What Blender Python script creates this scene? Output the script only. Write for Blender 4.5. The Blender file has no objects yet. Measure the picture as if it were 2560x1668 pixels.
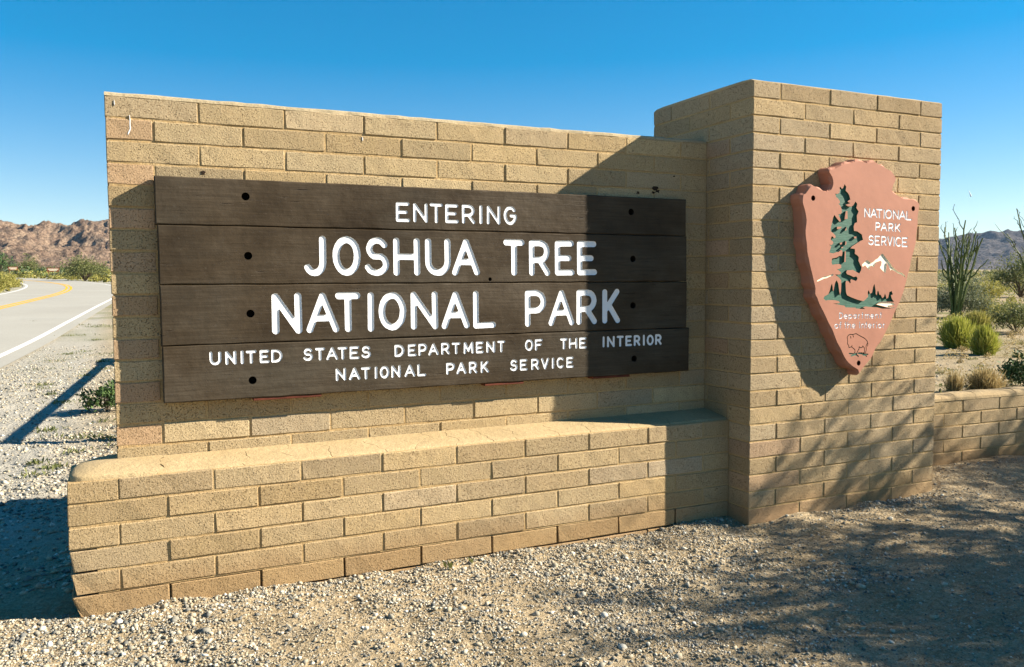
import bpy, bmesh, math, random
import numpy as np
from mathutils import Vector, Matrix
from mathutils.geometry import tessellate_polygon

S = bpy.context.scene
COL = S.collection
R = math.radians
random.seed(7)
rng = np.random.default_rng(11)

# ------------------------------------------------------------------ dimensions
L, H, ZT = 0.4064, 0.1029, 2.664          # block length, course height, pillar top
PD, BD = 0.426, 0.2418                    # pillar front / ledge front in front of the wall face
BW = L / 2                                # block width
WALL_TOP = ZT - 3 * H
LEDGE_TOP = 0.617
PX0, PX1 = 8.5 * L, 12.5 * L              # pillar sides
SIGN_Y = -0.072

# ------------------------------------------------------------------ camera
cd = bpy.data.cameras.new('camera')
cam = bpy.data.objects.new('camera', cd)
COL.objects.link(cam)
cam.location = (0.027, -4.3227, 1.483)
Rz = Matrix.Rotation(-0.4415, 4, 'Z'); Rx = Matrix.Rotation(-0.0624, 4, 'X'); Ry = Matrix.Rotation(0.0059, 4, 'Y')
cam.matrix_world = Matrix.Translation(cam.location) @ Rz @ Rx @ Ry @ Matrix.Rotation(R(90), 4, 'X')
cd.sensor_width = 36.0
cd.lens = 36.0 * 2081.62 / 2560.0
cd.clip_end = 20000
cd.clip_start = 0.05
S.camera = cam

# ------------------------------------------------------------------ sky, sun, exposure
SUN = Vector((2.65, -1.0, 1.62)).normalized()         # towards the sun
elev = math.asin(SUN.z)
azim = math.atan2(SUN.x, SUN.y)
W = bpy.data.worlds.new('World'); S.world = W; W.use_nodes = True
nt = W.node_tree; nt.nodes.clear()
wo = nt.nodes.new('ShaderNodeOutputWorld'); bg = nt.nodes.new('ShaderNodeBackground')
sk = nt.nodes.new('ShaderNodeTexSky'); sk.sky_type = 'NISHITA'; sk.sun_disc = False
sk.sun_elevation = elev; sk.sun_rotation = azim
sk.altitude = 900; sk.air_density = 1.0; sk.dust_density = 0.15; sk.ozone_density = 1.6
hs = nt.nodes.new('ShaderNodeHueSaturation'); hs.inputs['Hue'].default_value = 0.504; hs.inputs['Saturation'].default_value = 1.64; hs.inputs['Value'].default_value = 1.0
gm = nt.nodes.new('ShaderNodeGamma'); gm.inputs['Gamma'].default_value = 0.80
nt.links.new(sk.outputs[0], hs.inputs['Color']); nt.links.new(hs.outputs[0], gm.inputs['Color']); nt.links.new(gm.outputs[0], bg.inputs['Color'])
bg.inputs['Strength'].default_value = 0.067
nt.links.new(bg.outputs[0], wo.inputs['Surface'])

sl = bpy.data.lights.new('sun', 'SUN'); sl.energy = 5.0; sl.angle = R(0.55); sl.color = (1.0, 0.91, 0.77)
so = bpy.data.objects.new('sun', sl); COL.objects.link(so)
so.rotation_euler = SUN.to_track_quat('Z', 'Y').to_euler()
so.location = SUN * 60

S.view_settings.view_transform = 'Standard'; S.view_settings.look = 'None'
S.view_settings.exposure = 1.68; S.view_settings.gamma = 1.0
S.view_settings.use_curve_mapping = False
S.render.engine = 'CYCLES'
S.cycles.max_bounces = 5

# ------------------------------------------------------------------ helpers
def tag(o, label=None, cat=None, group=None, kind=None):
    if label: o['label'] = label
    if cat: o['category'] = cat
    if group: o['group'] = group
    if kind: o['kind'] = kind
    return o

def empty(name, loc=(0, 0, 0), label=None, cat=None, group=None):
    o = bpy.data.objects.new(name, None); COL.objects.link(o); o.location = loc
    o.empty_display_size = 0.2
    return tag(o, label, cat, group)

def link(name, me, mat=None, parent=None, loc=None, rotz=0.0):
    o = bpy.data.objects.new(name, me); COL.objects.link(o)
    if mat is not None and len(me.materials) == 0: me.materials.append(mat)
    if parent is not None: o.parent = parent
    if loc is not None: o.location = loc
    if rotz: o.rotation_euler = (0, 0, rotz)
    return o

def mesh(name, v, f, smooth=False):
    me = bpy.data.meshes.new(name)
    if isinstance(v, np.ndarray): v = v.tolist()
    if isinstance(f, np.ndarray): f = f.tolist()
    me.from_pydata(v, [], f); me.update()
    if smooth: me.polygons.foreach_set('use_smooth', [True] * len(me.polygons))
    return me

def from_bm(name, bm, smooth=False):
    me = bpy.data.meshes.new(name); bm.to_mesh(me); bm.free()
    if smooth: me.polygons.foreach_set('use_smooth', [True] * len(me.polygons))
    return me

def box_bm(x0, x1, y0, y1, z0, z1, bev=0.0, seg=1):
    bm = bmesh.new(); bmesh.ops.create_cube(bm, size=1)
    for v in bm.verts:
        v.co = Vector(((x0 + x1) / 2 + v.co.x * (x1 - x0), (y0 + y1) / 2 + v.co.y * (y1 - y0), (z0 + z1) / 2 + v.co.z * (z1 - z0)))
    if bev: bmesh.ops.bevel(bm, geom=bm.edges[:], offset=bev, segments=seg, affect='EDGES')
    return bm

def tube_geo(pts, radii, n=6, cap=True):
    pts = [Vector(p) for p in pts]; V = []; F = []
    t = (pts[1] - pts[0]).normalized()
    up = Vector((0, 0, 1)) if abs(t.z) < .9 else Vector((1, 0, 0))
    nx = t.cross(up).normalized()
    for i, p in enumerate(pts):
        if i < len(pts) - 1: t2 = (pts[i + 1] - pts[i]).normalized()
        if i > 0: t2 = ((pts[i] - pts[i - 1]).normalized() + t2).normalized() if i < len(pts) - 1 else (pts[i] - pts[i - 1]).normalized()
        nx = (nx - t2 * nx.dot(t2)).normalized(); ny = t2.cross(nx)
        for k in range(n):
            a = 2 * math.pi * k / n
            V.append(tuple(p + (nx * math.cos(a) + ny * math.sin(a)) * radii[i]))
    for i in range(len(pts) - 1):
        for k in range(n):
            k2 = (k + 1) % n
            F.append((i * n + k, i * n + k2, (i + 1) * n + k2, (i + 1) * n + k))
    if cap:
        F.append(tuple(range(n))[::-1]); F.append(tuple((len(pts) - 1) * n + k for k in range(n)))
    return V, F

class Geo:
    def __init__(s): s.V = []; s.F = []
    def add(s, V, F):
        o = len(s.V); s.V += [tuple(v) for v in V]; s.F += [tuple(i + o for i in f) for f in F]
    def mesh(s, name, smooth=False): return mesh(name, s.V, s.F, smooth)

# value noise ---------------------------------------------------------------
def _h(ix, iy, seed):
    n = (ix.astype(np.int64) * 374761393 + iy.astype(np.int64) * 668265263 + seed * 974634777) & 0x7fffffff
    n = ((n ^ (n >> 13)) * 1274126177) & 0x7fffffff
    return ((n ^ (n >> 16)) & 0xffff) / 65535.0
def vnoise(x, y, seed=0):
    x = np.asarray(x, float); y = np.asarray(y, float)
    ix = np.floor(x); iy = np.floor(y); fx = x - ix; fy = y - iy
    fx = fx * fx * (3 - 2 * fx); fy = fy * fy * (3 - 2 * fy)
    a = _h(ix, iy, seed); b = _h(ix + 1, iy, seed); c = _h(ix, iy + 1, seed); d = _h(ix + 1, iy + 1, seed)
    return (a * (1 - fx) + b * fx) * (1 - fy) + (c * (1 - fx) + d * fx) * fy
def fbm(x, y, oct=4, seed=0, gain=.5):
    s = 0; a = 1; t = 0
    for o in range(oct):
        s = s + a * vnoise(x * 2 ** o + 17.3 * o, y * 2 ** o - 9.1 * o, seed + o); t += a; a *= gain
    return s / t
def ridged(x, y, oct=5, seed=0):
    s = 0; a = 1; t = 0
    for o in range(oct):
        s = s + a * (1 - np.abs(2 * vnoise(x * 2 ** o + 5.7 * o, y * 2 ** o + 3.3 * o, seed + o) - 1)) ** 1.5; t += a; a *= .55
    return s / t

# ------------------------------------------------------------------ node materials
TRIM = [1.0, 1.0, 1.0]                                     # albedo scale of the material being made
def T3(c): return tuple(a * k for a, k in zip(c[:3], TRIM))
def mat(name, trim=(1, 1, 1)):
    TRIM[:] = trim
    m = bpy.data.materials.new(name); m.use_nodes = True
    n = m.node_tree; b = n.nodes['Principled BSDF']
    return m, n, b
def N(n, typ, **kw):
    x = n.nodes.new(typ)
    for k, v in kw.items():
        if k in x.inputs: x.inputs[k].default_value = v
        else: setattr(x, k, v)
    return x
def ramp(n, fac, stops):
    r = n.nodes.new('ShaderNodeValToRGB'); e = r.color_ramp.elements
    while len(e) < len(stops): e.new(0.5)
    for el, (p, c) in zip(e, stops):
        g3 = len(set(c)) == 1                                # grey stops are masks, not colours
        el.position = p; el.color = (*(c if g3 else T3(c)), 1)
    n.links.new(fac, r.inputs['Fac']); return r.outputs['Color']
def mix(n, fac, a, b, mode='MIX'):
    m = n.nodes.new('ShaderNodeMix'); m.data_type = 'RGBA'; m.blend_type = mode
    def put(s, v):
        if hasattr(v, 'is_linked') or hasattr(v, 'links'): n.links.new(v, s)
        else: s.default_value = v if isinstance(v, float) else (*T3(v), 1)
    put(m.inputs[0], fac); put(m.inputs[6], a); put(m.inputs[7], b)
    return m.outputs[2]
def noise(n, scale, vec=None, detail=4, rough=.55, out='Fac'):
    x = N(n, 'ShaderNodeTexNoise', Scale=scale, Detail=detail, Roughness=rough)
    if vec is not None: n.links.new(vec, x.inputs['Vector'])
    return x.outputs[out]
def bump(n, b, h, strength=.5, dist=.01, prev=None):
    x = N(n, 'ShaderNodeBump', Strength=strength, Distance=dist)
    n.links.new(h, x.inputs['Height'])
    if prev is not None: n.links.new(prev, x.inputs['Normal'])
    if b is not None: n.links.new(x.outputs[0], b.inputs['Normal'])
    return x.outputs[0]
def pos(n): return n.nodes.new('ShaderNodeNewGeometry').outputs['Position']
def math_(n, op, a, b=None):
    x = n.nodes.new('ShaderNodeMath'); x.operation = op
    for i, v in enumerate((a, b)):
        if v is None: continue
        if isinstance(v, (int, float)): x.inputs[i].default_value = v
        else: n.links.new(v, x.inputs[i])
    return x.outputs[0]

def plain(name, col, rough=.8, spec=.3, bscale=0, bstr=.2, bdist=.004, var=.12, vscale=6):
    m, n, b = mat(name, (.8, .8, .8))
    p = pos(n)
    f = noise(n, vscale, p, 5)
    lo = tuple(c * (1 - var) for c in col); hi = tuple(min(1, c * (1 + var)) for c in col)
    n.links.new(ramp(n, f, [(.3, lo), (.7, hi)]), b.inputs['Base Color'])
    b.inputs['Roughness'].default_value = rough; b.inputs['Specular IOR Level'].default_value = spec
    if bscale: bump(n, b, noise(n, bscale, p, 3), bstr, bdist)
    return m

# block: porous split-face concrete, tinted by each block's own object colour
def m_block():
    m, n, b = mat('block', (.82, .77, .73))
    oi = n.nodes.new('ShaderNodeObjectInfo'); p = pos(n)
    big = noise(n, 2.2, p, 3); mid = noise(n, 14, p, 4); fine = noise(n, 130, p, 2, .6)
    c = mix(n, math_(n, 'MULTIPLY', big, .4), oi.outputs['Color'], (.54, .385, .18))
    c = mix(n, ramp(n, mid, [(.35, (.0,)*3), (.75, (.35,)*3)]), c, (.36, .28, .18))
    c = mix(n, ramp(n, fine, [(.36, (.30,)*3), (.56, (0,)*3)]), c, (.22, .15, .075))
    c = mix(n, ramp(n, fine, [(.62, (0,)*3), (.78, (.5,)*3)]), c, (.66, .54, .38))
    # pits
    pn = noise(n, 175, p, 1, .5)
    pm = ramp(n, pn, [(.29, (1,)*3), (.39, (0,)*3)])
    c = mix(n, math_(n, 'MULTIPLY', pm, .6), c, (.13, .085, .045))
    # soil splash near the ground
    sx = n.nodes.new('ShaderNodeSeparateXYZ'); n.links.new(p, sx.inputs[0])
    low = ramp(n, math_(n, 'ADD', sx.outputs['Z'], math_(n, 'MULTIPLY', big, -.16)), [(.0, (.55,)*3), (.14, (0,)*3)])
    c = mix(n, low, c, (.33, .21, .10))
    n.links.new(c, b.inputs['Base Color'])
    b.inputs['Roughness'].default_value = .95; b.inputs['Specular IOR Level'].default_value = .12
    h1 = bump(n, None, fine, .45, .005)
    h2 = bump(n, None, noise(n, 45, p, 3), .22, .006, h1)
    inv = math_(n, 'SUBTRACT', 1.0, pm)
    bump(n, b, inv, .9, .009, h2)
    return m
M = {}
M['block'] = m_block()

def m_mortar(name, col, col2):
    m, n, b = mat(name, (.78, .78, .76)); p = pos(n)
    c = ramp(n, noise(n, 7, p, 5), [(.3, col), (.7, col2)])
    c = mix(n, ramp(n, noise(n, 2.3, p, 4), [(.45, (0,)*3), (.7, (.5,)*3)]), c, tuple(x * .72 for x in col))
    c = mix(n, ramp(n, noise(n, 160, p, 2), [(.4, (.5,)*3), (.58, (0,)*3)]), c, tuple(x * .55 for x in col))
    n.links.new(c, b.inputs['Base Color']); b.inputs['Roughness'].default_value = .95
    b.inputs['Specular IOR Level'].default_value = .1
    h = bump(n, None, noise(n, 30, p, 4), .5, .01)
    bump(n, b, noise(n, 170, p, 2), .4, .004, h)
    return m
M['mortar'] = m_mortar('mortar', (.53, .355, .165), (.60, .43, .225))
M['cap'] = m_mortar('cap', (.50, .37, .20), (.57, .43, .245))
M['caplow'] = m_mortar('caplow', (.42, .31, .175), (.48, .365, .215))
M['cappale'] = m_mortar('cappale', (.50, .40, .25), (.57, .46, .30))

def m_wood():
    m, n, b = mat('sign_paint', (.68, .69, .70)); p = pos(n)
    def stretch(sx, sz):
        mp = N(n, 'ShaderNodeMapping'); n.links.new(p, mp.inputs[0]); mp.inputs['Scale'].default_value = (sx, 1, sz); return mp.outputs[0]
    grain = noise(n, 4.0, stretch(1.2, 26), 6, .65)
    crk = noise(n, 3.0, stretch(2.2, 34), 5, .62)
    blot = noise(n, 2.6, p, 5, .6); fleck = noise(n, 55, p, 3, .6); patch = noise(n, 1.1, stretch(.8, 2.2), 4)
    c = ramp(n, blot, [(.32, (.048, .033, .019)), (.5, (.080, .057, .034)), (.68, (.118, .090, .060))])
    c = mix(n, ramp(n, patch, [(.48, (0,)*3), (.66, (.6,)*3)]), c, (.098, .084, .062))
    c = mix(n, ramp(n, grain, [(.40, (.38,)*3), (.60, (0,)*3)]), c, (.036, .025, .015))
    c = mix(n, ramp(n, fleck, [(.62, (0,)*3), (.74, (.45,)*3)]), c, (.115, .095, .070))
    line = ramp(n, crk, [(.29, (1,)*3), (.335, (0,)*3)])
    c = mix(n, math_(n, 'MULTIPLY', line, .8), c, (.014, .009, .006))
    n.links.new(c, b.inputs['Base Color'])
    r = ramp(n, blot, [(.3, (.46,)*3), (.7, (.60,)*3)]); n.links.new(r, b.inputs['Roughness'])
    b.inputs['Specular IOR Level'].default_value = .10
    h = bump(n, None, grain, .28, .005)
    h = bump(n, None, math_(n, 'SUBTRACT', 1.0, line), .6, .004, h)
    bump(n, b, noise(n, 16, p, 4), .30, .012, h)
    return m
M['wood'] = m_wood()
M['white'] = plain('white_paint', (.92, .93, .94), .55, .3, 60, .15, .003, .03)
M['dark'] = plain('hole_dark', (.012, .010, .008), .9, .1)
M['darkred'] = plain('hole_red', (.06, .014, .008), .9, .1)
M['soot'] = plain('soot', (.045, .03, .02), .95, .05)
M['rust'] = plain('rusty_steel', (.13, .035, .018), .8, .2, 60, .3, .003, .3, 20)
M['terra'] = plain('terracotta_paint', (.46, .205, .132), .75, .2, 18, .14, .008, .08, 5)
M['terraside'] = M['terra']
M['green'] = plain('green_paint', (.045, .14, .095), .6, .3, 0, .2, .004, .18, 18)
M['cream'] = plain('cream_paint', (.98, .90, .70), .6, .3, 60, .1, .002, .04)
M['bisonink'] = plain('dark_green_paint', (.012, .03, .024), .7, .2)
def _green_bump():
    n = M['green'].node_tree; b = n.nodes['Principled BSDF']
    p = pos(n); mp = N(n, 'ShaderNodeMapping'); n.links.new(p, mp.inputs[0]); mp.inputs['Rotation'].default_value = (0, R(40), 0); mp.inputs['Scale'].default_value = (10, 1, 90)
    bump(n, b, noise(n, 1.6, mp.outputs[0], 4), .35, .004)
_green_bump()

# ------------------------------------------------------------------ lettering rows and emblem outlines (metres on their own boards)
SIGN_ROWS={'A': [('E', 1.3645, 1.4418), ('N', 1.4603, 1.5408), ('T', 1.5538, 1.6263), ('E', 1.642, 1.7193), ('R', 1.7388, 1.815), ('I', 1.8421, 1.8602), ('N', 1.8872, 1.9685), ('G', 1.9897, 2.071)], 'B': [('J', 0.8702, 0.9923), ('O', 1.0255, 1.1721), ('S', 1.1939, 1.3231), ('H', 1.3475, 1.4948), ('U', 1.5242, 1.6698), ('A', 1.6781, 1.8427), ('T', 1.9875, 2.1174), ('R', 2.1465, 2.2813), ('E', 2.3129, 2.442), ('E', 2.4598, 2.594)], 'C': [('N', 0.716, 0.8645), ('A', 0.885, 1.0523), ('T', 1.0348, 1.1658), ('I', 1.2003, 1.241), ('O', 1.2616, 1.4139), ('N', 1.4388, 1.5932), ('A', 1.6131, 1.7797), ('L', 1.8004, 1.9382), ('P', 2.1194, 2.254), ('A', 2.2713, 2.4405), ('R', 2.4557, 2.5942), ('K', 2.6316, 2.755)], 'D': [('U', 0.4184, 0.4723), ('N', 0.4908, 0.543), ('I', 0.563, 0.5768), ('T', 0.5877, 0.6384), ('E', 0.6528, 0.7012), ('D', 0.7091, 0.7637), ('S', 0.8671, 0.9157), ('T', 0.9274, 0.9763), ('A', 0.9834, 1.044), ('T', 1.0432, 1.0936), ('E', 1.1049, 1.1567), ('S', 1.1678, 1.2174), ('D', 1.3463, 1.4005), ('E', 1.4207, 1.4683), ('P', 1.4795, 1.5289), ('A', 1.5358, 1.5952), ('R', 1.6099, 1.6599), ('T', 1.6716, 1.7221), ('M', 1.7411, 1.8018), ('E', 1.8145, 1.862), ('N', 1.8775, 1.9311), ('T', 1.946, 1.9928), ('O', 2.1187, 2.1719), ('F', 2.1819, 2.2311), ('T', 2.3477, 2.3946), ('H', 2.405, 2.461), ('E', 2.4744, 2.5233), ('I', 2.6338, 2.6476), ('N', 2.6648, 2.7179), ('T', 2.7329, 2.7821), ('E', 2.7947, 2.8413), ('R', 2.8546, 2.9017), ('I', 2.9208, 2.9353), ('O', 2.9492, 3.0003), ('R', 3.0107, 3.0596)], 'E': [('N', 1.03, 1.0836), ('A', 1.099, 1.159), ('T', 1.1632, 1.2148), ('I', 1.2365, 1.2503), ('O', 1.2642, 1.316), ('N', 1.327, 1.3787), ('A', 1.4006, 1.4606), ('L', 1.4719, 1.5216), ('P', 1.6374, 1.6888), ('A', 1.6981, 1.7562), ('R', 1.7724, 1.8215), ('K', 1.8427, 1.892), ('S', 2.0245, 2.0711), ('E', 2.0858, 2.1338), ('R', 2.1573, 2.2086), ('V', 2.221, 2.2729), ('I', 2.2915, 2.3054), ('C', 2.3226, 2.3718), ('E', 2.3873, 2.4361)]}
AR_OUTLINE=[(-0.1917,0.5688),(-0.2016,0.6078),(-0.2261,0.6371),(-0.2175,0.6485),(-0.1849,0.6567),(-0.1315,0.6814),(-0.0834,0.695),(-0.053,0.6997),(-0.0134,0.7099),(0.0265,0.7174),(0.0826,0.7107),(0.1077,0.7098),(0.1578,0.7193),(0.1899,0.7053),(0.2285,0.6961),(0.2545,0.6839),(0.2936,0.6723),(0.3134,0.6596),(0.3335,0.6424),(0.3459,0.6201),(0.3286,0.5919),(0.3184,0.5641),(0.3192,0.539),(0.3569,0.5221),(0.3969,0.5053),(0.4368,0.4975),(0.4833,0.4969),(0.5169,0.4958),(0.5441,0.4851),(0.5662,0.4719),(0.5647,0.4392),(0.5543,0.3874),(0.556,0.3407),(0.5478,0.2844),(0.5432,0.2234),(0.5219,0.1575),(0.5018,0.1037),(0.4958,0.0685),(0.4761,0.0133),(0.4631,-0.0268),(0.4501,-0.0669),(0.4304,-0.1169),(0.4035,-0.1667),(0.3731,-0.2112),(0.343,-0.2656),(0.3029,-0.3295),(0.2695,-0.3783),(0.2393,-0.4171),(0.2023,-0.4505),(0.176,-0.4941),(0.1628,-0.5134),(0.1162,-0.5558),(0.083,-0.5838),(0.0567,-0.6096),(0.0493,-0.5871),(-0.0051,-0.5598),(-0.0527,-0.5233),(-0.0835,-0.4831),(-0.1041,-0.4482),(-0.1346,-0.4084),(-0.1585,-0.3642),(-0.1789,-0.3251),(-0.209,-0.2859),(-0.2357,-0.2422),(-0.2622,-0.2035),(-0.2886,-0.1651),(-0.3085,-0.1269),(-0.3248,-0.1031),(-0.3236,-0.0701),(-0.3358,-0.0323),(-0.3493,0.01),(-0.3694,0.0663),(-0.3816,0.1096),(-0.394,0.1487),(-0.3979,0.1921),(-0.4076,0.2397),(-0.4114,0.283),(-0.4039,0.3394),(-0.4198,0.4037),(-0.4368,0.4463),(-0.4331,0.4894),(-0.416,0.4987),(-0.3878,0.53),(-0.365,0.5482),(-0.3417,0.5449),(-0.3122,0.5331),(-0.2767,0.5216),(-0.2411,0.5186),(-0.2087,0.5309)]
AR_TREE=[(-0.0988,0.57),(-0.0841,0.5549),(-0.0892,0.531),(-0.0679,0.5161),(-0.0579,0.5038),(-0.0472,0.4779),(-0.0615,0.4729),(-0.0708,0.4637),(-0.0466,0.455),(-0.0878,0.4441),(-0.0657,0.4353),(-0.0373,0.4344),(-0.0221,0.4431),(-0.003,0.4677),(0.012,0.4523),(0.0047,0.4281),(0.0252,0.4064),(0.0105,0.3804),(0.0138,0.3389),(-0.0059,0.3336),(-0.0151,0.3126),(-0.0113,0.2855),(0.0176,0.2829),(0.0559,0.2644),(0.068,0.2308),(0.0459,0.224),(0.0064,0.2042),(-0.0241,0.1893),(-0.0392,0.1764),(-0.0016,0.1736),(0.0011,0.156),(0.0019,0.1634),(-0.0014,0.1443),(0.0235,0.1322),(0.0344,0.1213),(0.0319,0.1008),(0.0478,0.0748),(0.0596,0.0597),(0.0563,0.0405),(0.0417,0.0199),(0.0111,0.0322),(-0.0156,0.0432),(-0.0343,0.0418),(-0.0641,0.0404),(-0.0712,0.0268),(-0.0635,0.0159),(-0.0334,0.0077),(-0.0068,-0.002),(0.0157,0.0021),(0.0273,-0.0089),(0.0202,-0.0226),(0.0127,-0.0267),(-0.0063,-0.0211),(-0.029,-0.0156),(-0.0344,-0.0238),(-0.0303,-0.0361),(-0.0377,-0.042),(-0.0474,-0.0291),(-0.0699,-0.0249),(-0.0751,-0.0385),(-0.0699,-0.0931),(-0.06,-0.1151),(-0.0222,-0.1293),(0.0349,-0.1452),(0.0808,-0.1542),(0.1035,-0.142),(0.1222,-0.1257),(0.1176,-0.0979),(0.1268,-0.0841),(0.139,-0.1078),(0.1562,-0.1011),(0.1666,-0.0595),(0.1759,-0.0456),(0.1868,-0.0847),(0.1895,-0.1112),(0.1995,-0.1183),(0.2027,-0.096),(0.2103,-0.0891),(0.2185,-0.1046),(0.2228,-0.1172),(0.2325,-0.1145),(0.2489,-0.1371),(0.2625,-0.1303),(0.2716,-0.1066),(0.2821,-0.1277),(0.2865,-0.1433),(0.3021,-0.1336),(0.3109,-0.1),(0.3305,-0.0917),(0.3432,-0.1144),(0.3254,-0.1198),(0.3341,-0.1425),(0.3547,-0.1626),(0.2555,-0.1605),(0.2204,-0.1647),(0.1915,-0.1774),(0.2644,-0.1935),(0.3401,-0.2062),(0.249,-0.2045),(0.2017,-0.1952),(0.1318,-0.1911),(0.1009,-0.1877),(0.0781,-0.1929),(0.0995,-0.203),(0.0669,-0.2029),(0.0174,-0.1992),(0.0135,-0.1936),(-0.0318,-0.1922),(-0.073,-0.1901),(-0.0789,-0.1804),(-0.0994,-0.1773),(-0.1366,-0.1712),(-0.1772,-0.1651),(-0.1257,-0.1638),(-0.1184,-0.1593),(-0.1334,-0.1495),(-0.1704,-0.1435),(-0.2143,-0.1429),(-0.2396,-0.1452),(-0.2581,-0.1314),(-0.2475,-0.1181),(-0.2187,-0.1077),(-0.2048,-0.0809),(-0.1981,-0.0567),(-0.1894,-0.0405),(-0.1834,-0.0595),(-0.181,-0.0838),(-0.1754,-0.0879),(-0.1721,-0.0731),(-0.1638,-0.038),(-0.1514,-0.0205),(-0.1362,-0.0409),(-0.1276,-0.0871),(-0.1196,-0.1116),(-0.1127,-0.0927),(-0.1108,-0.0519),(-0.1126,-0.022),(-0.1297,-0.0057),(-0.1521,0.0066),(-0.1651,0.0147),(-0.1375,0.0139),(-0.1192,0.0173),(-0.1157,0.0268),(-0.1308,0.0377),(-0.1494,0.0458),(-0.1311,0.049),(-0.1128,0.0566),(-0.1131,0.0702),(-0.1244,0.0783),(-0.1612,0.0781),(-0.1885,0.074),(-0.1962,0.0888),(-0.1913,0.113),(-0.1549,0.1186),(-0.1312,0.1291),(-0.1109,0.1284),(-0.1058,0.146),(-0.1081,0.1622),(-0.1174,0.1662),(-0.1392,0.1525),(-0.1557,0.1523),(-0.1848,0.144),(-0.2158,0.1491),(-0.2121,0.1602),(-0.1999,0.1856),(-0.2195,0.1979),(-0.198,0.1944),(-0.1833,0.2079),(-0.19,0.2188),(-0.2052,0.2265),(-0.2014,0.2454),(-0.1929,0.2487),(-0.1776,0.2364),(-0.1648,0.2429),(-0.1695,0.2555),(-0.1913,0.2708),(-0.2077,0.2784),(-0.207,0.302),(-0.1971,0.3337),(-0.1893,0.3622),(-0.179,0.3797),(-0.1592,0.3598),(-0.1349,0.339),(-0.1242,0.3418),(-0.1311,0.3606),(-0.1423,0.3729),(-0.1447,0.3861),(-0.1274,0.3853),(-0.117,0.3989),(-0.1219,0.4209),(-0.1331,0.4394),(-0.1485,0.4484),(-0.1335,0.4527),(-0.1382,0.4676),(-0.1536,0.4828),(-0.1667,0.4886),(-0.1757,0.5086),(-0.1543,0.5089),(-0.1415,0.5147),(-0.1377,0.5337),(-0.1402,0.5478),(-0.1339,0.5528),(-0.1206,0.5407),(-0.112,0.5442)]
AR_ISLANDS=[[(-0.0846,0.4046),(-0.0707,0.4082),(-0.0672,0.3591),(-0.0941,0.3546)],[(-0.1557,0.3078),(-0.1168,0.3087),(-0.123,0.2975),(-0.1553,0.2921)],[(-0.0747,0.3097),(-0.0763,0.2874),(-0.0889,0.2855)],[(-0.0103,0.2504),(0.0105,0.2507),(0.0099,0.2395),(-0.01,0.2392)],[(-0.1295,0.2086),(-0.1101,0.2137),(-0.1119,0.201),(-0.127,0.1985)],[(-0.082,0.2221),(-0.0721,0.2127),(-0.0769,0.1966),(-0.0857,0.1959)],[(-0.1158,0.1834),(-0.1006,0.1852),(-0.1026,0.1772),(-0.1156,0.1764)],[(-0.0865,0.1571),(-0.0776,0.1585),(-0.0778,0.092),(-0.0885,0.0906),(-0.0875,0.1245)]]
AR_MOUNT=[[(0.0629,0.0762),(0.1003,0.1025),(0.1098,0.1053),(0.143,0.0861),(0.1621,0.0931),(0.181,0.1085),(0.2002,0.1155),(0.2363,0.1464),(0.2482,0.1437),(0.2785,0.116),(0.3027,0.0966),(0.3315,0.0659),(0.36,0.0462),(0.3844,0.0321),(0.4249,0.0236),(0.4456,0.0094),(0.4583,-0.0062),(0.4377,0.0023),(0.4172,0.0117),(0.3848,0.0203),(0.3483,0.0378),(0.3262,0.0434),(0.3185,0.0372),(0.3039,0.0602),(0.2915,0.0784),(0.2813,0.0867),(0.2804,0.0545),(0.2734,0.026),(0.2636,0.0252),(0.2215,0.0572),(0.2327,0.074),(0.236,0.0935),(0.226,0.1018),(0.1931,0.0927),(0.1742,0.0766),(0.167,0.0599),(0.1435,0.0704),(0.1323,0.0598),(0.1289,0.0432),(0.1054,0.0598),(0.0916,0.0722),(0.071,0.0611)],[(-0.3108,-0.0291),(-0.311,-0.0211),(-0.2576,0.0015),(-0.2432,0.006),(-0.2287,0.0054),(-0.1926,0.0156),(-0.178,0.0193),(-0.1814,0.0075),(-0.2032,0.0032),(-0.232,-0.008),(-0.2483,-0.0085),(-0.2894,-0.0225)]]
AR_LAKE=[(0.1992,-0.1764),(0.2263,-0.167),(0.2576,-0.1633),(0.3429,-0.1667),(0.3633,-0.1826),(0.3116,-0.1845),(0.3198,-0.1931),(0.3599,-0.2001),(0.356,-0.2043),(0.2881,-0.1939),(0.2287,-0.1825)]
AR_HOLES=[(-0.3547,0.4751),(0.5121,0.4398),(0.0515,-0.5453)]
AR_BISON=[[(-0.0364,-0.4418),(-0.0387,-0.4285),(-0.0489,-0.4194),(-0.0474,-0.4019),(-0.052,-0.3785),(-0.0424,-0.3657),(-0.0246,-0.3604),(-0.0046,-0.3625),(0.0234,-0.3576),(0.0519,-0.3702),(0.1012,-0.391),(0.1242,-0.4111),(0.1287,-0.426),(0.1271,-0.4408)],[(-0.0046,-0.3625),(0.0019,-0.3788)],[(-0.0242,-0.3736),(-0.0199,-0.3854)],[(-0.0087,-0.4311),(-0.0125,-0.4398),(-0.0343,-0.4433)],[(-0.0125,-0.4398),(0.0161,-0.4585),(0.0176,-0.4718),(0.0107,-0.4818)],[(0.0519,-0.4408),(0.0522,-0.4541),(0.0367,-0.4755),(0.0388,-0.4815)],[(0.0519,-0.4423),(0.0662,-0.4487),(0.0804,-0.4463),(0.0842,-0.4376),(0.0988,-0.4515),(0.1015,-0.4752),(0.0958,-0.4898)],[(0.1225,-0.4228),(0.1127,-0.4402),(0.1154,-0.461),(0.11,-0.4874)]]
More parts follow.
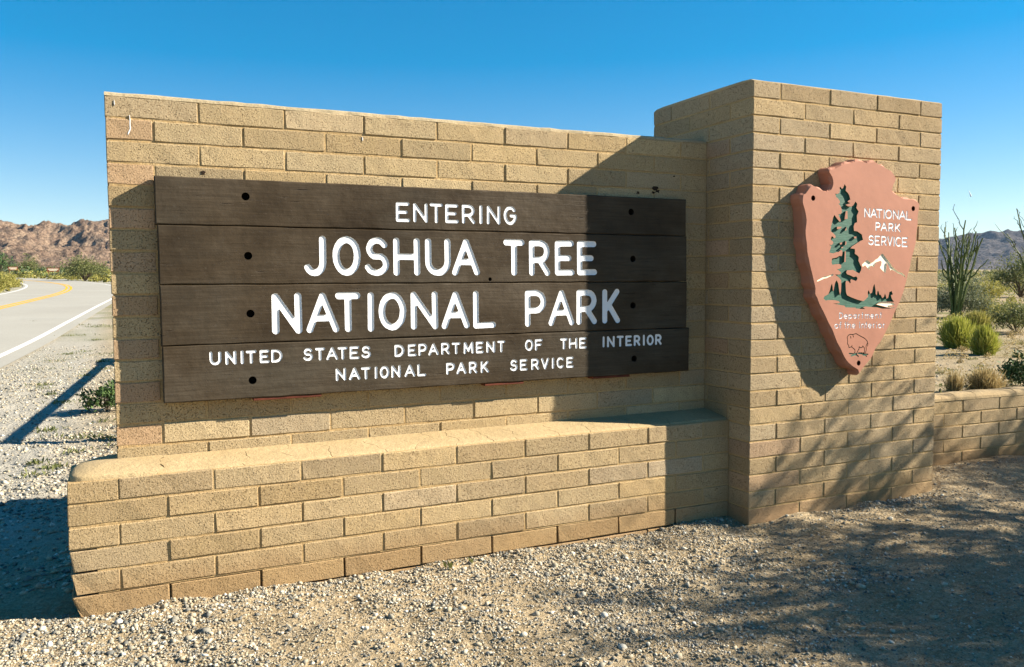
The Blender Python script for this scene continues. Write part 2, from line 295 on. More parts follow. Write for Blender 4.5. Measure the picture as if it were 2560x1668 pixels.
AR_BISONG=[[(-0.0314,-0.4809),(0.0108,-0.4862),(0.0388,-0.4815),(0.0917,-0.4896),(0.1306,-0.4928)],[(-0.015,-0.4968),(0.011,-0.492),(0.0311,-0.4914),(0.0475,-0.5025)],[(0.0878,-0.4954),(0.1124,-0.4979),(0.1187,-0.5056)]]
AR_TXT=[('N',0.0755,0.1273,0.3711,0.4318),('A',0.129,0.1908,0.3701,0.431),('T',0.1797,0.2372,0.369,0.43),('I',0.2453,0.2566,0.3671,0.428),('O',0.2598,0.323,0.3674,0.4286),('N',0.3296,0.3836,0.3659,0.4271),('A',0.3836,0.4497,0.3649,0.4263),('L',0.4498,0.5015,0.3634,0.4249),('P',0.1757,0.222,0.2896,0.3471),('A',0.2221,0.2833,0.2886,0.346),('R',0.2915,0.3403,0.2868,0.3439),('K',0.3502,0.4011,0.2854,0.3423),('S',0.1149,0.1672,0.199,0.263),('E',0.172,0.2215,0.1974,0.2614),('R',0.2296,0.2796,0.1958,0.2598),('V',0.2829,0.3334,0.1944,0.2583),('I',0.34,0.3531,0.1926,0.2564),('C',0.3564,0.4123,0.1924,0.2563),('E',0.4157,0.4706,0.1907,0.2546),('D',-0.1234,-0.0891,-0.2613,-0.2208),('e',-0.0831,-0.0494,-0.2619,-0.2335),('p',-0.0433,-0.0095,-0.2739,-0.234),('a',-0.0016,0.0284,-0.263,-0.2345),('r',0.0405,0.0587,-0.2635,-0.235),('t',0.0686,0.0848,-0.2639,-0.2231),('m',0.0971,0.14,-0.2646,-0.236),('e',0.1482,0.179,-0.2652,-0.2365),('n',0.1893,0.2203,-0.2658,-0.2371),('t',0.2305,0.2471,-0.2662,-0.2252),('o',-0.162,-0.1248,-0.3204,-0.2901),('f',-0.1191,-0.0995,-0.3212,-0.2779),('t',-0.0778,-0.0599,-0.3222,-0.2789),('h',-0.052,-0.0202,-0.323,-0.2797),('e',-0.012,0.018,-0.3239,-0.2937),('I',0.0481,0.0582,-0.3251,-0.2819),('n',0.0684,0.0969,-0.3258,-0.2956),('t',0.1028,0.1211,-0.3265,-0.2834),('e',0.1274,0.1602,-0.3273,-0.2971),('r',0.1705,0.1891,-0.3281,-0.2979),('i',0.1951,0.2075,-0.3286,-0.2855),('o',0.216,0.2513,-0.3294,-0.2993),('r',0.2597,0.2806,-0.3302,-0.3001)]
# ------------------------------------------------------------------ terrain
def terr_base(x, y):
    t = np.maximum(np.asarray(y, float) - 5.0, 0)
    return 0.018 * t * t / (t + 4.0) + 0 * np.asarray(x, float)
def ground_z(x, y):
    x = np.asarray(x, float); y = np.asarray(y, float)
    z = terr_base(x, y)
    near = np.clip(1 - np.hypot(x - 2, y + 1) / 60, 0, 1)
    road = np.clip((x + 1.6) / 3.0, 0, 1)                   # stay smooth under the road
    road = np.where(y > 130, 0, np.where(y < 9, np.clip((x + 2.6) / 1.5, 0, 1), road))
    far = np.clip(np.hypot(x, y) / 40, 0, 1)
    z = z + (fbm(x * 1.1, y * 1.1, 4, 3) - .5) * .07 * near * road
    z = z + (fbm(x * 4.5, y * 4.5, 4, 9, .6) - .5) * .065 * near * road
    z = z + (fbm(x * .03, y * .03, 3, 5) - .5) * .9 * far * np.clip((x - 2) / 12, 0, 1)
    # a low berm of sand along the low wall
    z = z + .10 * np.exp(-((y + .25 + .06 * (x - 6)) / .28) ** 2) * np.clip((x - 5.05) / .4, 0, 1) * np.clip((9 - x) / 2, 0, 1)
    z = z + .022 * np.exp(-((y + BD + .03) / .07) ** 2) * np.clip((x + .3) / .3, 0, 1) * np.clip((3.5 - x) / .3, 0, 1) * fbm(x * 3, y * 3, 2, 88)
    # dished a little along the pillar foot
    z = z + .03 * np.exp(-((x - 4.6) / .6) ** 2 - ((y + .55) / .2) ** 2)
    return z
def gz(x, y): return float(ground_z(np.array([x]), np.array([y]))[0])

def axis(segs):
    out = []
    for a, b, st in segs: out += list(np.arange(a, b, st))
    return np.array(out)
xs = axis([(-4200, -2000, 440), (-2000, -400, 160), (-400, -80, 20), (-80, -20, 4), (-20, -3, .6), (-3, 9, .045), (9, 20, .35), (20, 60, 1.5), (60, 300, 8), (300, 1500, 80), (1500, 4201, 450)])
ys = axis([(-600, -100, 100), (-100, -12, 8), (-12, -3.5, .6), (-3.5, 1.5, .04), (1.5, 8, .08), (8, 20, .3), (20, 60, 1.0), (60, 160, 3), (160, 700, 20), (700, 2500, 120), (2500, 4201, 425)])
X, Y = np.meshgrid(xs, ys)
Zg = ground_z(X, Y)
nv = np.stack([X.ravel(), Y.ravel(), Zg.ravel()], 1)
nx_, ny_ = len(xs), len(ys)
idx = np.arange(nx_ * ny_).reshape(ny_, nx_)
fq = np.stack([idx[:-1, :-1].ravel(), idx[:-1, 1:].ravel(), idx[1:, 1:].ravel(), idx[1:, :-1].ravel()], 1)

def fast_mesh(name, V, Fq, smooth=True):
    me = bpy.data.meshes.new(name)
    V = np.asarray(V, np.float32); Fq = np.asarray(Fq, np.int32); k = Fq.shape[1]
    me.vertices.add(len(V)); me.vertices.foreach_set('co', V.ravel())
    me.loops.add(Fq.size); me.loops.foreach_set('vertex_index', Fq.ravel())
    me.polygons.add(len(Fq)); me.polygons.foreach_set('loop_start', np.arange(0, Fq.size, k, dtype=np.int32))
    me.polygons.foreach_set('loop_total', np.full(len(Fq), k, np.int32))
    if smooth: me.polygons.foreach_set('use_smooth', np.ones(len(Fq), bool))
    me.update(calc_edges=True); me.validate()
    return me

def m_ground():
    m, n, b = mat('desert_ground', (.76, .79, .80)); p = pos(n)
    big = noise(n, .5, p, 4); mid = noise(n, 3.2, p, 5); fine = noise(n, 120, p, 3, .7); gr = noise(n, 34, p, 4, .65)
    c = ramp(n, mid, [(.3, (.36, .255, .135)), (.5, (.46, .335, .19)), (.72, (.54, .405, .245))])
    c = mix(n, ramp(n, gr, [(.36, (.55,)*3), (.52, (0,)*3)]), c, (.20, .155, .10))
    c = mix(n, ramp(n, gr, [(.55, (0,)*3), (.70, (.7,)*3)]), c, (.58, .50, .38))
    c = mix(n, ramp(n, fine, [(.34, (.6,)*3), (.52, (0,)*3)]), c, (.17, .13, .085))
    c = mix(n, ramp(n, fine, [(.56, (0,)*3), (.72, (.6,)*3)]), c, (.66, .58, .46))
    # paler road-shoulder gravel on the road side of the wall
    sx = n.nodes.new('ShaderNodeSeparateXYZ'); n.links.new(p, sx.inputs[0])
    sh = ramp(n, math_(n, 'MULTIPLY', sx.outputs['X'], -1.0), [(.0, (.0,)*3), (.6, (1,)*3)])
    shy = ramp(n, math_(n, 'MULTIPLY', sx.outputs['Y'], .2), [(.0, (0,)*3), (.3, (1,)*3)])
    gcol = ramp(n, fine, [(.3, (.22, .20, .17)), (.5, (.47, .43, .36)), (.68, (.64, .61, .55))])
    c = mix(n, math_(n, 'MULTIPLY', mix(n, 1.0, sh, shy, 'MULTIPLY'), .75), c, gcol)
    # green annual growth in the far desert
    fy = ramp(n, math_(n, 'MULTIPLY', N_len(n, p), .01), [(.08, (0,)*3), (.35, (1,)*3)])
    gm = mix(n, 1.0, ramp(n, noise(n, .35, p, 4), [(.45, (0,)*3), (.62, (.75,)*3)]), fy, 'MULTIPLY')
    c = mix(n, gm, c, (.16, .17, .055))
    n.links.new(c, b.inputs['Base Color'])
    b.inputs['Roughness'].default_value = 1; b.inputs['Specular IOR Level'].default_value = .08
    h = bump(n, None, gr, .8, .034); h = bump(n, None, fine, .6, .008, h)
    bump(n, b, noise(n, 11, p, 4), .5, .05, h)
    return m
def N_len(n, p):
    v = n.nodes.new('ShaderNodeVectorMath'); v.operation = 'LENGTH'; n.links.new(p, v.inputs[0]); return v.outputs['Value']
M['ground'] = m_ground()
g = link('ground', fast_mesh('ground', nv, fq), M['ground']); tag(g, kind='structure')

# ------------------------------------------------------------------ road with painted lines
RC = [(-60, -46, 0), (-12.2, -45, 0), (-9.2, -22, 0), (-7.0, -2, 0), (-5.55, 14.5, 0), (-4.95, 25, 0), (-4.42, 35, 0), (-3.85, 45, 0), (-3.42, 54, 0), (-3.28, 62, 0), (-3.45, 70, 0), (-3.95, 79, 0), (-5.1, 90, 0), (-7.9, 106, 0), (-12.3, 124, 0), (-20, 146, 0), (-36, 175, 0), (-64, 205, 0), (-120, 235, 0), (-220, 262, 0)][1:]
def catmull(P, n=14):
    P = [np.array(p[:2], float) for p in P]; out = []
    for i in range(len(P) - 1):
        p0 = P[max(i - 1, 0)]; p1 = P[i]; p2 = P[i + 1]; p3 = P[min(i + 2, len(P) - 1)]
        for t in np.linspace(0, 1, n, endpoint=False):
            out.append(.5 * ((2 * p1) + (-p0 + p2) * t + (2 * p0 - 5 * p1 + 4 * p2 - p3) * t * t + (-p0 + 3 * p1 - 3 * p2 + p3) * t ** 3))
    out.append(P[-1]); return np.array(out)
CL = catmull(RC)
tn = np.gradient(CL, axis=0); tn /= np.linalg.norm(tn, axis=1)[:, None]
nr = np.stack([tn[:, 1], -tn[:, 0]], 1)                    # to the right of travel (+x side)
def strip(name, a, b, dz, m, parent=None, cols=2, i0=0, i1=None):
    V = []; F = []
    cl = CL[i0:i1]; nn = nr[i0:i1]
    for c, q in zip(cl, nn):
        for k in range(cols):
            o = a + (b - a) * k / (cols - 1); p = c + q * o
            V.append((p[0], p[1], float(terr_base(p[0], p[1])) + dz))
    for i in range(len(cl) - 1):
        for k in range(cols - 1):
            F.append((i * cols + k, i * cols + k + 1, (i + 1) * cols + k + 1, (i + 1) * cols + k))
    return link(name, mesh(name, V, F, True), m, parent)
def m_asphalt():
    m, n, b = mat('asphalt', (.74, .73, .70)); p = pos(n)
    c = ramp(n, noise(n, .25, p, 4), [(.3, (.42, .395, .335)), (.7, (.49, .465, .40))])
    c = mix(n, ramp(n, noise(n, 60, p, 2), [(.4, (.5,)*3), (.6, (0,)*3)]), c, (.27, .25, .21))
    n.links.new(c, b.inputs['Base Color']); b.inputs['Roughness'].default_value = .85
    bump(n, b, noise(n, 70, p, 2), .3, .006)
    return m
M['asphalt'] = m_asphalt()
M['line_white'] = plain('line_white', (.80, .78, .73), .7, .2, 0, 0, 0, .06, 3)
M['line_yellow'] = plain('line_yellow', (.80, .42, .01), .7, .2, 0, 0, 0, .08, 3)
road = tag(strip('road', -3.4, 4.0, .035, M['asphalt'], None, 5), kind='structure')
strip('edge_line', 3.52, 3.66, .041, M['line_white'], road)
strip('edge_line', -3.2, -3.06, .041, M['line_white'], road)
strip('centre_line', -.24, -.07, .041, M['line_yellow'], road)
strip('centre_line', .07, .24, .041, M['line_yellow'], road)

# ------------------------------------------------------------------ hills
def hill(name, c, yaw, w0, w1, d, prof, nx, ny, seed, fscale, amp, m):
    """prof: list of (s, height) across; ridge line lies at depth 0, falling to both sides"""
    s = np.linspace(w0, w1, nx); t = np.linspace(-d, d * .7, ny)
    Sx, T = np.meshgrid(s, t)
    ph = np.interp(Sx, [p[0] for p in prof], [p[1] for p in prof])
    q = np.where(T < 0, 1 + T / d, 1 - T / (d * .7))
    body = np.clip(q, 0, 1) ** 1.15
    rd = ridged(Sx / fscale, T / fscale, 6, seed); sm = ridged(Sx / (fscale * .16), T / (fscale * .16), 4, seed + 40)
    spur = ridged(Sx / (fscale * 1.3) + .5 * T / fscale, T / (fscale * 3.0), 4, seed + 9)
    z = ph * body * (1 - amp * (1 - (.5 * rd + .5 * spur)) * (1 - body ** 4 * .55) * 1.7) + ph * .13 * (sm - .5) * np.clip(body * 5, 0, 1)
    ca, sa = math.cos(yaw), math.sin(yaw)
    x = c[0] + Sx * ca + T * sa; y = c[1] - Sx * sa + T * ca
    z = z + terr_base(x, y) - 4
    V = np.stack([x.ravel(), y.ravel(), z.ravel()], 1)
    ii = np.arange(nx * ny).reshape(ny, nx)
    F = np.stack([ii[:-1, :-1].ravel(), ii[:-1, 1:].ravel(), ii[1:, 1:].ravel(), ii[1:, :-1].ravel()], 1)
    return tag(link(name, fast_mesh(name, V, F, False), m), kind='structure')
def m_rock(name, a, b_, c_, scale):
    m, n, b = mat(name, (.74, .74, .74)); p = pos(n)
    c = ramp(n, noise(n, scale, p, 6, .65), [(.3, a), (.5, b_), (.72, c_)])
    c = mix(n, ramp(n, noise(n, scale * 9, p, 3, .7), [(.42, (.7,)*3), (.55, (0,)*3)]), c, tuple(x * .42 for x in a))
    n.links.new(c, b.inputs['Base Color']); b.inputs['Roughness'].default_value = 1; b.inputs['Specular IOR Level'].default_value = .05
    bump(n, b, noise(n, scale * 5, p, 5, .7), .9, 1.2 / scale * .12)
    return m
M['rock_tan'] = m_rock('rock_tan', (.17, .11, .075), (.29, .20, .135), (.40, .295, .20), .05)
M['rock_grey'] = m_rock('rock_grey', (.10, .085, .08), (.14, .12, .11), (.18, .155, .14), .012)
# tan hills beyond the road bend (ridge about a kilometre away)
tp = [(-700, 60), (-400, 75), (-230, 66), (-150, 63), (-112, 63), (-85, 64), (-68, 64), (-55, 57), (-45, 56), (-30, 61), (-18, 61), (0, 62), (40, 70), (120, 62), (260, 80), (420, 50), (600, 20), (700, 0)]
hill('tan_hills', (0, 1000), 0.0, -700, 700, 330, [(a, b * 1.06) for a, b in tp], 760, 200, 21, 70, .62, M['rock_tan'])
# dark backlit hills to the right
gp = [(-1500, 10), (-1100, 40), (-700, 70), (-450, 82), (-255, 92), (-120, 104), (0, 122), (130, 132), (300, 140), (600, 150), (1000, 120), (1500, 60)]
hill('grey_hills', (2180, 1550), 0.953, -1500, 1500, 700, [(a, b * 1.08) for a, b in gp], 420, 150, 33, 300, .5, M['rock_grey'])

# ------------------------------------------------------------------ the desert air
hb = link('haze', from_bm('haze', box_bm(-4300, 4300, -700, 4300, -6, 330)))
tag(hb, kind='stuff')
hm = bpy.data.materials.new('haze'); hm.use_nodes = True; hn = hm.node_tree; hn.nodes.clear()
ho = hn.nodes.new('ShaderNodeOutputMaterial'); hv = hn.nodes.new('ShaderNodeVolumePrincipled')
hv.inputs['Color'].default_value = (.5, .7, 1.0, 1); hv.inputs['Density'].default_value = .00004; hv.inputs['Anisotropy'].default_value = 0.1
hn.links.new(hv.outputs[0], ho.inputs['Volume']); hb.data.materials.append(hm)
# ------------------------------------------------------------------ masonry
J = 0.010                                                   # joint
def block_mesh(name, l, w, h, seed, chip=None):
    """block lying along x, centred in x and y, base at z=0, softened worn edges"""
    r = random.Random(seed)
    bm = box_bm(-l / 2, l / 2, -w / 2, w / 2, 0, h)
    n = max(1, int(round(l / .085)))
    for k in range(1, n):
        x = -l / 2 + l * k / n
        geom = bm.verts[:] + bm.edges[:] + bm.faces[:]
        bmesh.ops.bisect_plane(bm, geom=geom, plane_co=(x, 0, 0), plane_no=(1, 0, 0))
    eds = [e for e in bm.edges if e.is_manifold and e.calc_face_angle(0) > .5]
    bmesh.ops.bevel(bm, geom=eds, offset=.0030, segments=1, affect='EDGES')
    for v in bm.verts:
        v.co += Vector((r.uniform(-1, 1) * .0012, r.uniform(-1, 1) * .0016, r.uniform(-1, 1) * .0016))
    if chip:
        for v in bm.verts:
            if v.co.x < -l / 2 + .06 and v.co.y < 0:
                f = (v.co.z / h)
                v.co.x += chip * (1.15 - f) * r.uniform(.7, 1.3) if chip > 0 else 0
                v.co.y += chip * .25 * r.uniform(.0, 1.0)
    return from_bm(name, bm)
_cache = {}
def blk(l):
    k = round(l, 3)
    if k not in _cache: _cache[k] = [block_mesh('block', l, BW - .001, H - J, int(k * 9000) + i) for i in range(7 if abs(l - L + J) < .006 else 4)]
    return random.choice(_cache[k])
PAL = [(0.492, 0.415, 0.248), (0.546, 0.462, 0.279), (0.46, 0.386, 0.229), (0.567, 0.474, 0.279), (0.503, 0.439, 0.298), (0.439, 0.369, 0.223)]
PALL = [(0.478, 0.385, 0.22), (0.52, 0.425, 0.252), (0.447, 0.362, 0.208), (0.551, 0.443, 0.252), (0.489, 0.42, 0.29), (0.437, 0.356, 0.214)]
PALG = [(0.42, 0.359, 0.235), (0.47, 0.4, 0.26), (0.4, 0.338, 0.219), (0.48, 0.406, 0.255), (0.44, 0.385, 0.27), (0.38, 0.322, 0.209)]
PALP = [(0.477, 0.353, 0.241), (0.498, 0.364, 0.258), (0.445, 0.336, 0.23)]
def tint(pal, k=1.0):
    c = random.choice(pal); f = random.uniform(.84, 1.12) * k
    w = random.uniform(-.035, .035); return (c[0] * f * (1 + w) * .82, c[1] * f * .755, c[2] * f * (1 - 2 * w) * .715, 1)

def span(parent, a, b, w, z, axis='x', ea=0, eb=0, pal=None, k=1.0, me=None):
    """a block from a to b along x (or y), its middle line at w; ea/eb: that end shows, so no joint there"""
    a2 = a + (0 if ea else J / 2); b2 = b - (0 if eb else J / 2); c = (a2 + b2) / 2
    me = me or blk(b2 - a2)
    loc = (c, w + random.uniform(-.0018, .0018), z + J / 2 + random.uniform(-.0012, .0012)) if axis == 'x' else (w + random.uniform(-.0012, .0012), c, z + J / 2 + random.uniform(-.0012, .0012))
    o = link('brick', me, M['block'], parent, loc, (0 if axis == 'x' else R(90)) + random.uniform(-.002, .002))
    o.color = tint(pal or PAL, k)
    return o

def slab_cap(name, x0, x1, y0, y1, z0, th, parent, m, seed, step=.07, wob=.004):
    """thin hand-trowelled mortar wash with uneven edges"""
    r = random.Random(seed); nx = max(3, int((x1 - x0) / step)); yy = [0, .02, .10, .5, .90, .98, 1.0]; zz = [0, .62, .95, 1, .95, .62, 0]
    V = []; F = []
    for i in range(nx + 1):
        x = x0 + (x1 - x0) * i / nx; e0 = r.uniform(-wob, wob); e1 = r.uniform(-wob, wob); dz = r.uniform(.9, 1.1)
        for a, b in zip(yy, zz):
            y = y0 + e0 + (y1 + e1 - y0 - e0) * a
            V.append((x + r.uniform(-.004, .004), y, z0 + th * b * dz))
    k = len(yy)
    for i in range(nx):
        for j in range(k - 1): F.append((i * k + j, (i + 1) * k + j, (i + 1) * k + j + 1, i * k + j + 1))
    F.append(tuple(range(k))); F.append(tuple(nx * k + j for j in range(k))[::-1])
    return link(name, mesh(name, V, F), m, parent)

# --- long sign wall
wall = empty('sign_wall', (0, 0, 0), 'long tan block wall that carries the dark wooden plank sign', 'wall')
n_c = int(math.ceil(WALL_TOP / H))
for r_ in range(n_c):
    z = WALL_TOP - (r_ + 1) * H
    if z < -.25: break
    yc = BW / 2
    if r_ % 2 == 0:
        for i in range(8): span(wall, i * L, (i + 1) * L, yc, z, ea=(i == 0))
        span(wall, 8 * L, 8.5 * L, yc, z)
    else:
        span(wall, 0, .5 * L, yc, z, ea=1, pal=PALP)
        for i in range(8): span(wall, (i + .5) * L, (i + 1.5) * L, yc, z)
link('mortar', from_bm('mortar', box_bm(.007, PX0 - .001, .0045, BW - .0045, -.25, WALL_TOP - .003)), M['mortar'], wall)
slab_cap('cap', .002, PX0 - .002, .002, BW - .002, WALL_TOP - .004, .022, wall, M['cappale'], 4)

# white drips down the wall's top left corner, a soot smear beside the sign's far end
def streak(name, pts, w, y, m, parent):
    V = []; F = []
    for i, (x, z) in enumerate(pts):
        ww = w * random.uniform(.5, 1.1) * (1 if 0 < i < len(pts) - 1 else .3)
        V += [(x - ww, y - .0016, z), (x + ww, y - .0016, z), (x + ww * .9, y + .004, z), (x - ww * .9, y + .004, z)]
    for i in range(len(pts) - 1):
        a = i * 4
        for k in range(4): F.append((a + k, a + (k + 1) % 4, a + 4 + (k + 1) % 4, a + 4 + k))
    F.append((0, 1, 2, 3)); F.append(tuple(len(V) - 4 + k for k in range(4))[::-1])
    return link(name, mesh(name, V, F), m, parent)
streak('white_drip', [(.103, 2.268), (.105, 2.245), (.104, 2.225), (.105, 2.205), (.098, 2.188), (.094, 2.178)], .0034, 0, M['white'], wall)
streak('white_drip', [(.040, 2.332), (.041, 2.318), (.042, 2.308)], .003, 0, M['white'], wall)
streak('white_drip', [(1.21, 2.243), (1.212, 2.232), (1.211, 2.222)], .003, 0, M['white'], wall)

def blotch(x, z, r, y, m, parent, seed):
    q = random.Random(seed); n = 12; V = [(x, y - .002, z)]
    for k in range(n):
        a = 2 * math.pi * k / n; rr = r * q.uniform(.45, 1.25); V.append((x + rr * math.cos(a) * 1.5, y - .0012, z + rr * math.sin(a)))
    V += [(v[0], y + .004, v[2]) for v in V[1:]]
    F = [(0, 1 + k, 1 + (k + 1) % n) for k in range(n)] + [(1 + k, 1 + n + k, 1 + n + (k + 1) % n, 1 + (k + 1) % n) for k in range(n)]
    return link('soot_mark', mesh('soot_mark', V, F), m, parent)
for i, (x, z, r) in enumerate([(3.055, 2.055, .016), (3.075, 2.035, .011), (3.045, 2.028, .008), (2.93, 2.022, .009), (3.20, 2.135, .006), (.42, 2.018, .008)]): blotch(x, z, r, 0, M['soot'], wall, i)

# --- ledge along the foot of the sign wall
ledge = empty('block_ledge', (0, 0, 0), 'low tan block ledge with cracked mortar top below the plank sign', 'ledge')
chipA = block_mesh('block_chip', L - J / 2, BW - .001, H - J, 301, .014)
chipB = block_mesh('block_chip', L / 2 - J / 2, BW - .001, H - J, 302, .026)
chipC = block_mesh('block_chip', L - J / 2, BW - .001, H - J, 303, .034)
yf = -BD + BW / 2
for r_ in range(8):
    z = LEDGE_TOP - (r_ + 1) * H
    if z < -.25: break
    if r_ % 2 == 0:
        if r_ != 4: span(ledge, -BD, -BD + L, -.25 * L, z, 'y', 1, 1, PALL)     # end block laid across the ledge
        else:
            span(ledge, -.5 * L, 0, yf, z, 'x', 1, 0, PALL, 1, chipB); span(ledge, -.5 * L, 0, yf + BW, z, 'x', 1, 0, PALL)
        for i in range(8): span(ledge, i * L, (i + 1) * L, yf, z, pal=PALL)
        span(ledge, 8 * L, 8.5 * L, yf, z, pal=PALL)
    else:
        span(ledge, -.5 * L, .5 * L, yf, z, 'x', 1, 0, PALL, 1, {3: chipA, 5: chipC}.get(r_))
        span(ledge, -.5 * L, 0, yf + BW, z, 'x', 1, 0, PALL)
        for i in range(8): span(ledge, (i + .5) * L, (i + 1.5) * L, yf, z, pal=PALL)
zq = LEDGE_TOP - 3 * H
link('mortar', from_bm('mortar', box_bm(-.5 * L + .005, PX0 - .001, -BD + .0045, -.0015, zq + .0005, LEDGE_TOP - .004)), M['mortar'], ledge)
link('mortar', from_bm('mortar', box_bm(-.5 * L + .11, PX0 - .0012, -BD + .0048, -.0018, LEDGE_TOP - 5 * H - .002, zq - .0005)), M['mortar'], ledge)
link('mortar', from_bm('mortar', box_bm(-.5 * L + .12, PX0 - .0014, -BD + .028, -.0021, -.25, LEDGE_TOP - 5 * H - .0025)), M['mortar'], ledge)
link('mortar', from_bm('mortar', box_bm(-.5 * L + .006, -.002, -.0012, -BD + L - .0045, -.25, LEDGE_TOP - .0045)), M['mortar'], ledge)

# cracked mortar wash on the ledge: one piece between each pair of cracks
def crack_line(x, seed, n=9):
    r = random.Random(seed); out = []; o = 0
    for i in range(n):
        out.append(x + o); o += r.uniform(-.030, .036)
    return out
cx = [-.2032 + .004] + [.15, .56, .72, .98, 1.26, 1.40, 1.62, 1.86, 2.00, 2.26, 2.46, 2.74, 3.02] + [PX0 - .002]
NY = 9
def wash_z(x, f):                                           # f 0 front .. 1 back (against the wall)
    z = LEDGE_TOP - .002 + .040 * min(1, f * 1.02) ** .75
    if f < .10: z -= .012 * (1 - f / .10)
    return z
lines = [[cx[0] + (.022 if k == 0 else .006 if k == 1 else 0) for k in range(NY)]] + [crack_line(c, i) for i, c in enumerate(cx[1:-1])] + [[cx[-1]] * NY]
for i in range(1, len(lines) - 1):
    a, b = lines[i], lines[i + 1]; gap = .0014
    nxs = max(2, int((cx[i + 1] - cx[i]) / .06)); V = []; F = []
    r = random.Random(900 + i); rows = []
    for k in range(NY):
        f = k / (NY - 1); y = -BD + .005 + (BD - .006) * f
        row = []
        for j in range(nxs + 1):
            x = a[k] + gap + (b[k] - a[k] - 2 * gap) * j / nxs
            z = wash_z(x, f) + (.003 * (vnoise(np.array([x * 9]), np.array([y * 9]), 5)[0] - .5))
            yy = y + (.004 * (vnoise(np.array([x * 14]), np.array([0.]), 8)[0] - .5) if k == 0 else 0)
            if j in (0, nxs) and 0 < i < len(lines) - 1: z -= .0006
            row.append(len(V)); V.append((x, yy, z))
        rows.append(row)
    for k in range(NY - 1):
        for j in range(nxs): F.append((rows[k][j], rows[k][j + 1], rows[k + 1][j + 1], rows[k + 1][j]))
    # skirt
    per = rows[0] + [rows[k][-1] for k in range(1, NY)] + rows[-1][-2::-1] + [rows[k][0] for k in range(NY - 2, 0, -1)]
    base = len(V)
    for q in per: V.append((V[q][0], V[q][1], LEDGE_TOP - .012))
    for q in range(len(per)):
        q2 = (q + 1) % len(per); F.append((per[q2], per[q], base + q, base + q2))
    link('cap_piece', mesh('cap_piece', V, F, False), M['cap'], ledge)
# the wash's rounded left end, turning the corner round the end of the sign wall
outl = [(.08, -BD + .005), (0, -BD + .006), (-.07, -BD + .006), (-.13, -BD + .008), (-.165, -BD + .014), (-.186, -BD + .035), (-.194, -BD + .07), (-.196, -.10), (-.194, -.03), (-.186, .04), (-.168, .09), (-.135, .13), (-.09, .15), (-.045, .16), (-.001, .163)]
V = []; F = []; n_o = len(outl); rr_ = random.Random(31)
zt_ = [-.012, .010, .0175, .022, .028, .033, .036, .0385, .040]
tt_ = [0, .012, .05, .12, .25, .42, .62, .82, 1.0]
for k in range(NY):
    t = tt_[k]
    for q in range(n_o + 1):
        if q == 0: ox, oy = lines[1][k] - .0013, -BD + .005; ix, iy = ox, -.001
        else:
            ox, oy = outl[q - 1]; ix, iy = (max(ox, 0), -.001) if oy < -.16 else (-.001, -.001) if oy < .0 else (-.001, oy * .8)
            ox += rr_.uniform(-.003, .003) if k == 0 else 0
        V.append((ox + (ix - ox) * t, oy + (iy - oy) * t, LEDGE_TOP + zt_[k] + rr_.uniform(-.0007, .0007)))
for k in range(NY - 1):
    for q in range(n_o): F.append((k * (n_o + 1) + q + 1, k * (n_o + 1) + q, (k + 1) * (n_o + 1) + q, (k + 1) * (n_o + 1) + q + 1))
link('cap_piece', mesh('cap_piece', V, F, True), M['cap'], ledge)

# --- tall pillar
pil = empty('block_pillar', (0, 0, 0), 'tall square tan block pillar that carries the arrowhead emblem', 'pillar')
y0 = -PD; y1 = -PD + 2.5 * L
for r_ in range(28):
    z = ZT - (r_ + 1) * H
    if z < -.25: break
    kk = .97; xa, xb = PX0 + BW / 2, PX1 - BW / 2
    if r_ % 2 == 0:
        for s in (xa, xb):
            span(pil, y0, y0 + L, s, z, 'y', 1, 0, PALG, kk); span(pil, y0 + L, y0 + 2 * L, s, z, 'y', 0, 0, PALG, kk)
        for i in range(3): span(pil, PX0 + BW + i * L + (J / 2 if i == 0 else 0), PX0 + BW + (i + 1) * L - (J / 2 if i == 2 else 0), y0 + BW / 2, z, 'x', 0, 0, PALG, kk)
        for i in range(4): span(pil, PX0 + i * L, PX0 + (i + 1) * L, y1 - BW / 2, z, 'x', i == 0, i == 3, PALG, kk)
    else:
        for i in range(4): span(pil, PX0 + i * L, PX0 + (i + 1) * L, y0 + BW / 2, z, 'x', i == 0, i == 3, PALP if (r_ > 19 and i == 0) else PALG, kk)
        for s in (xa, xb):
            span(pil, y0 + BW + J / 2, y0 + BW + L, s, z, 'y', 0, 0, PALP if random.random() < .4 else PALG, kk); span(pil, y0 + BW + L, y1, s, z, 'y', 0, 1, PALG, kk)
        for i in range(3): span(pil, PX0 + BW + i * L, PX0 + BW + (i + 1) * L, y1 - BW / 2, z, 'x', 0, 0, PALG, kk)
link('mortar', from_bm('mortar', box_bm(PX0 + .0045, PX1 - .0045, y0 + .0045, y1 - .0045, -.25, ZT - .003)), M['mortar'], pil)
slab_cap('cap', PX0 + .004, PX1 - .004, y0 + .006, y1 - .006, ZT - .004, .016, pil, M['cappale'], 12, .12, .005)

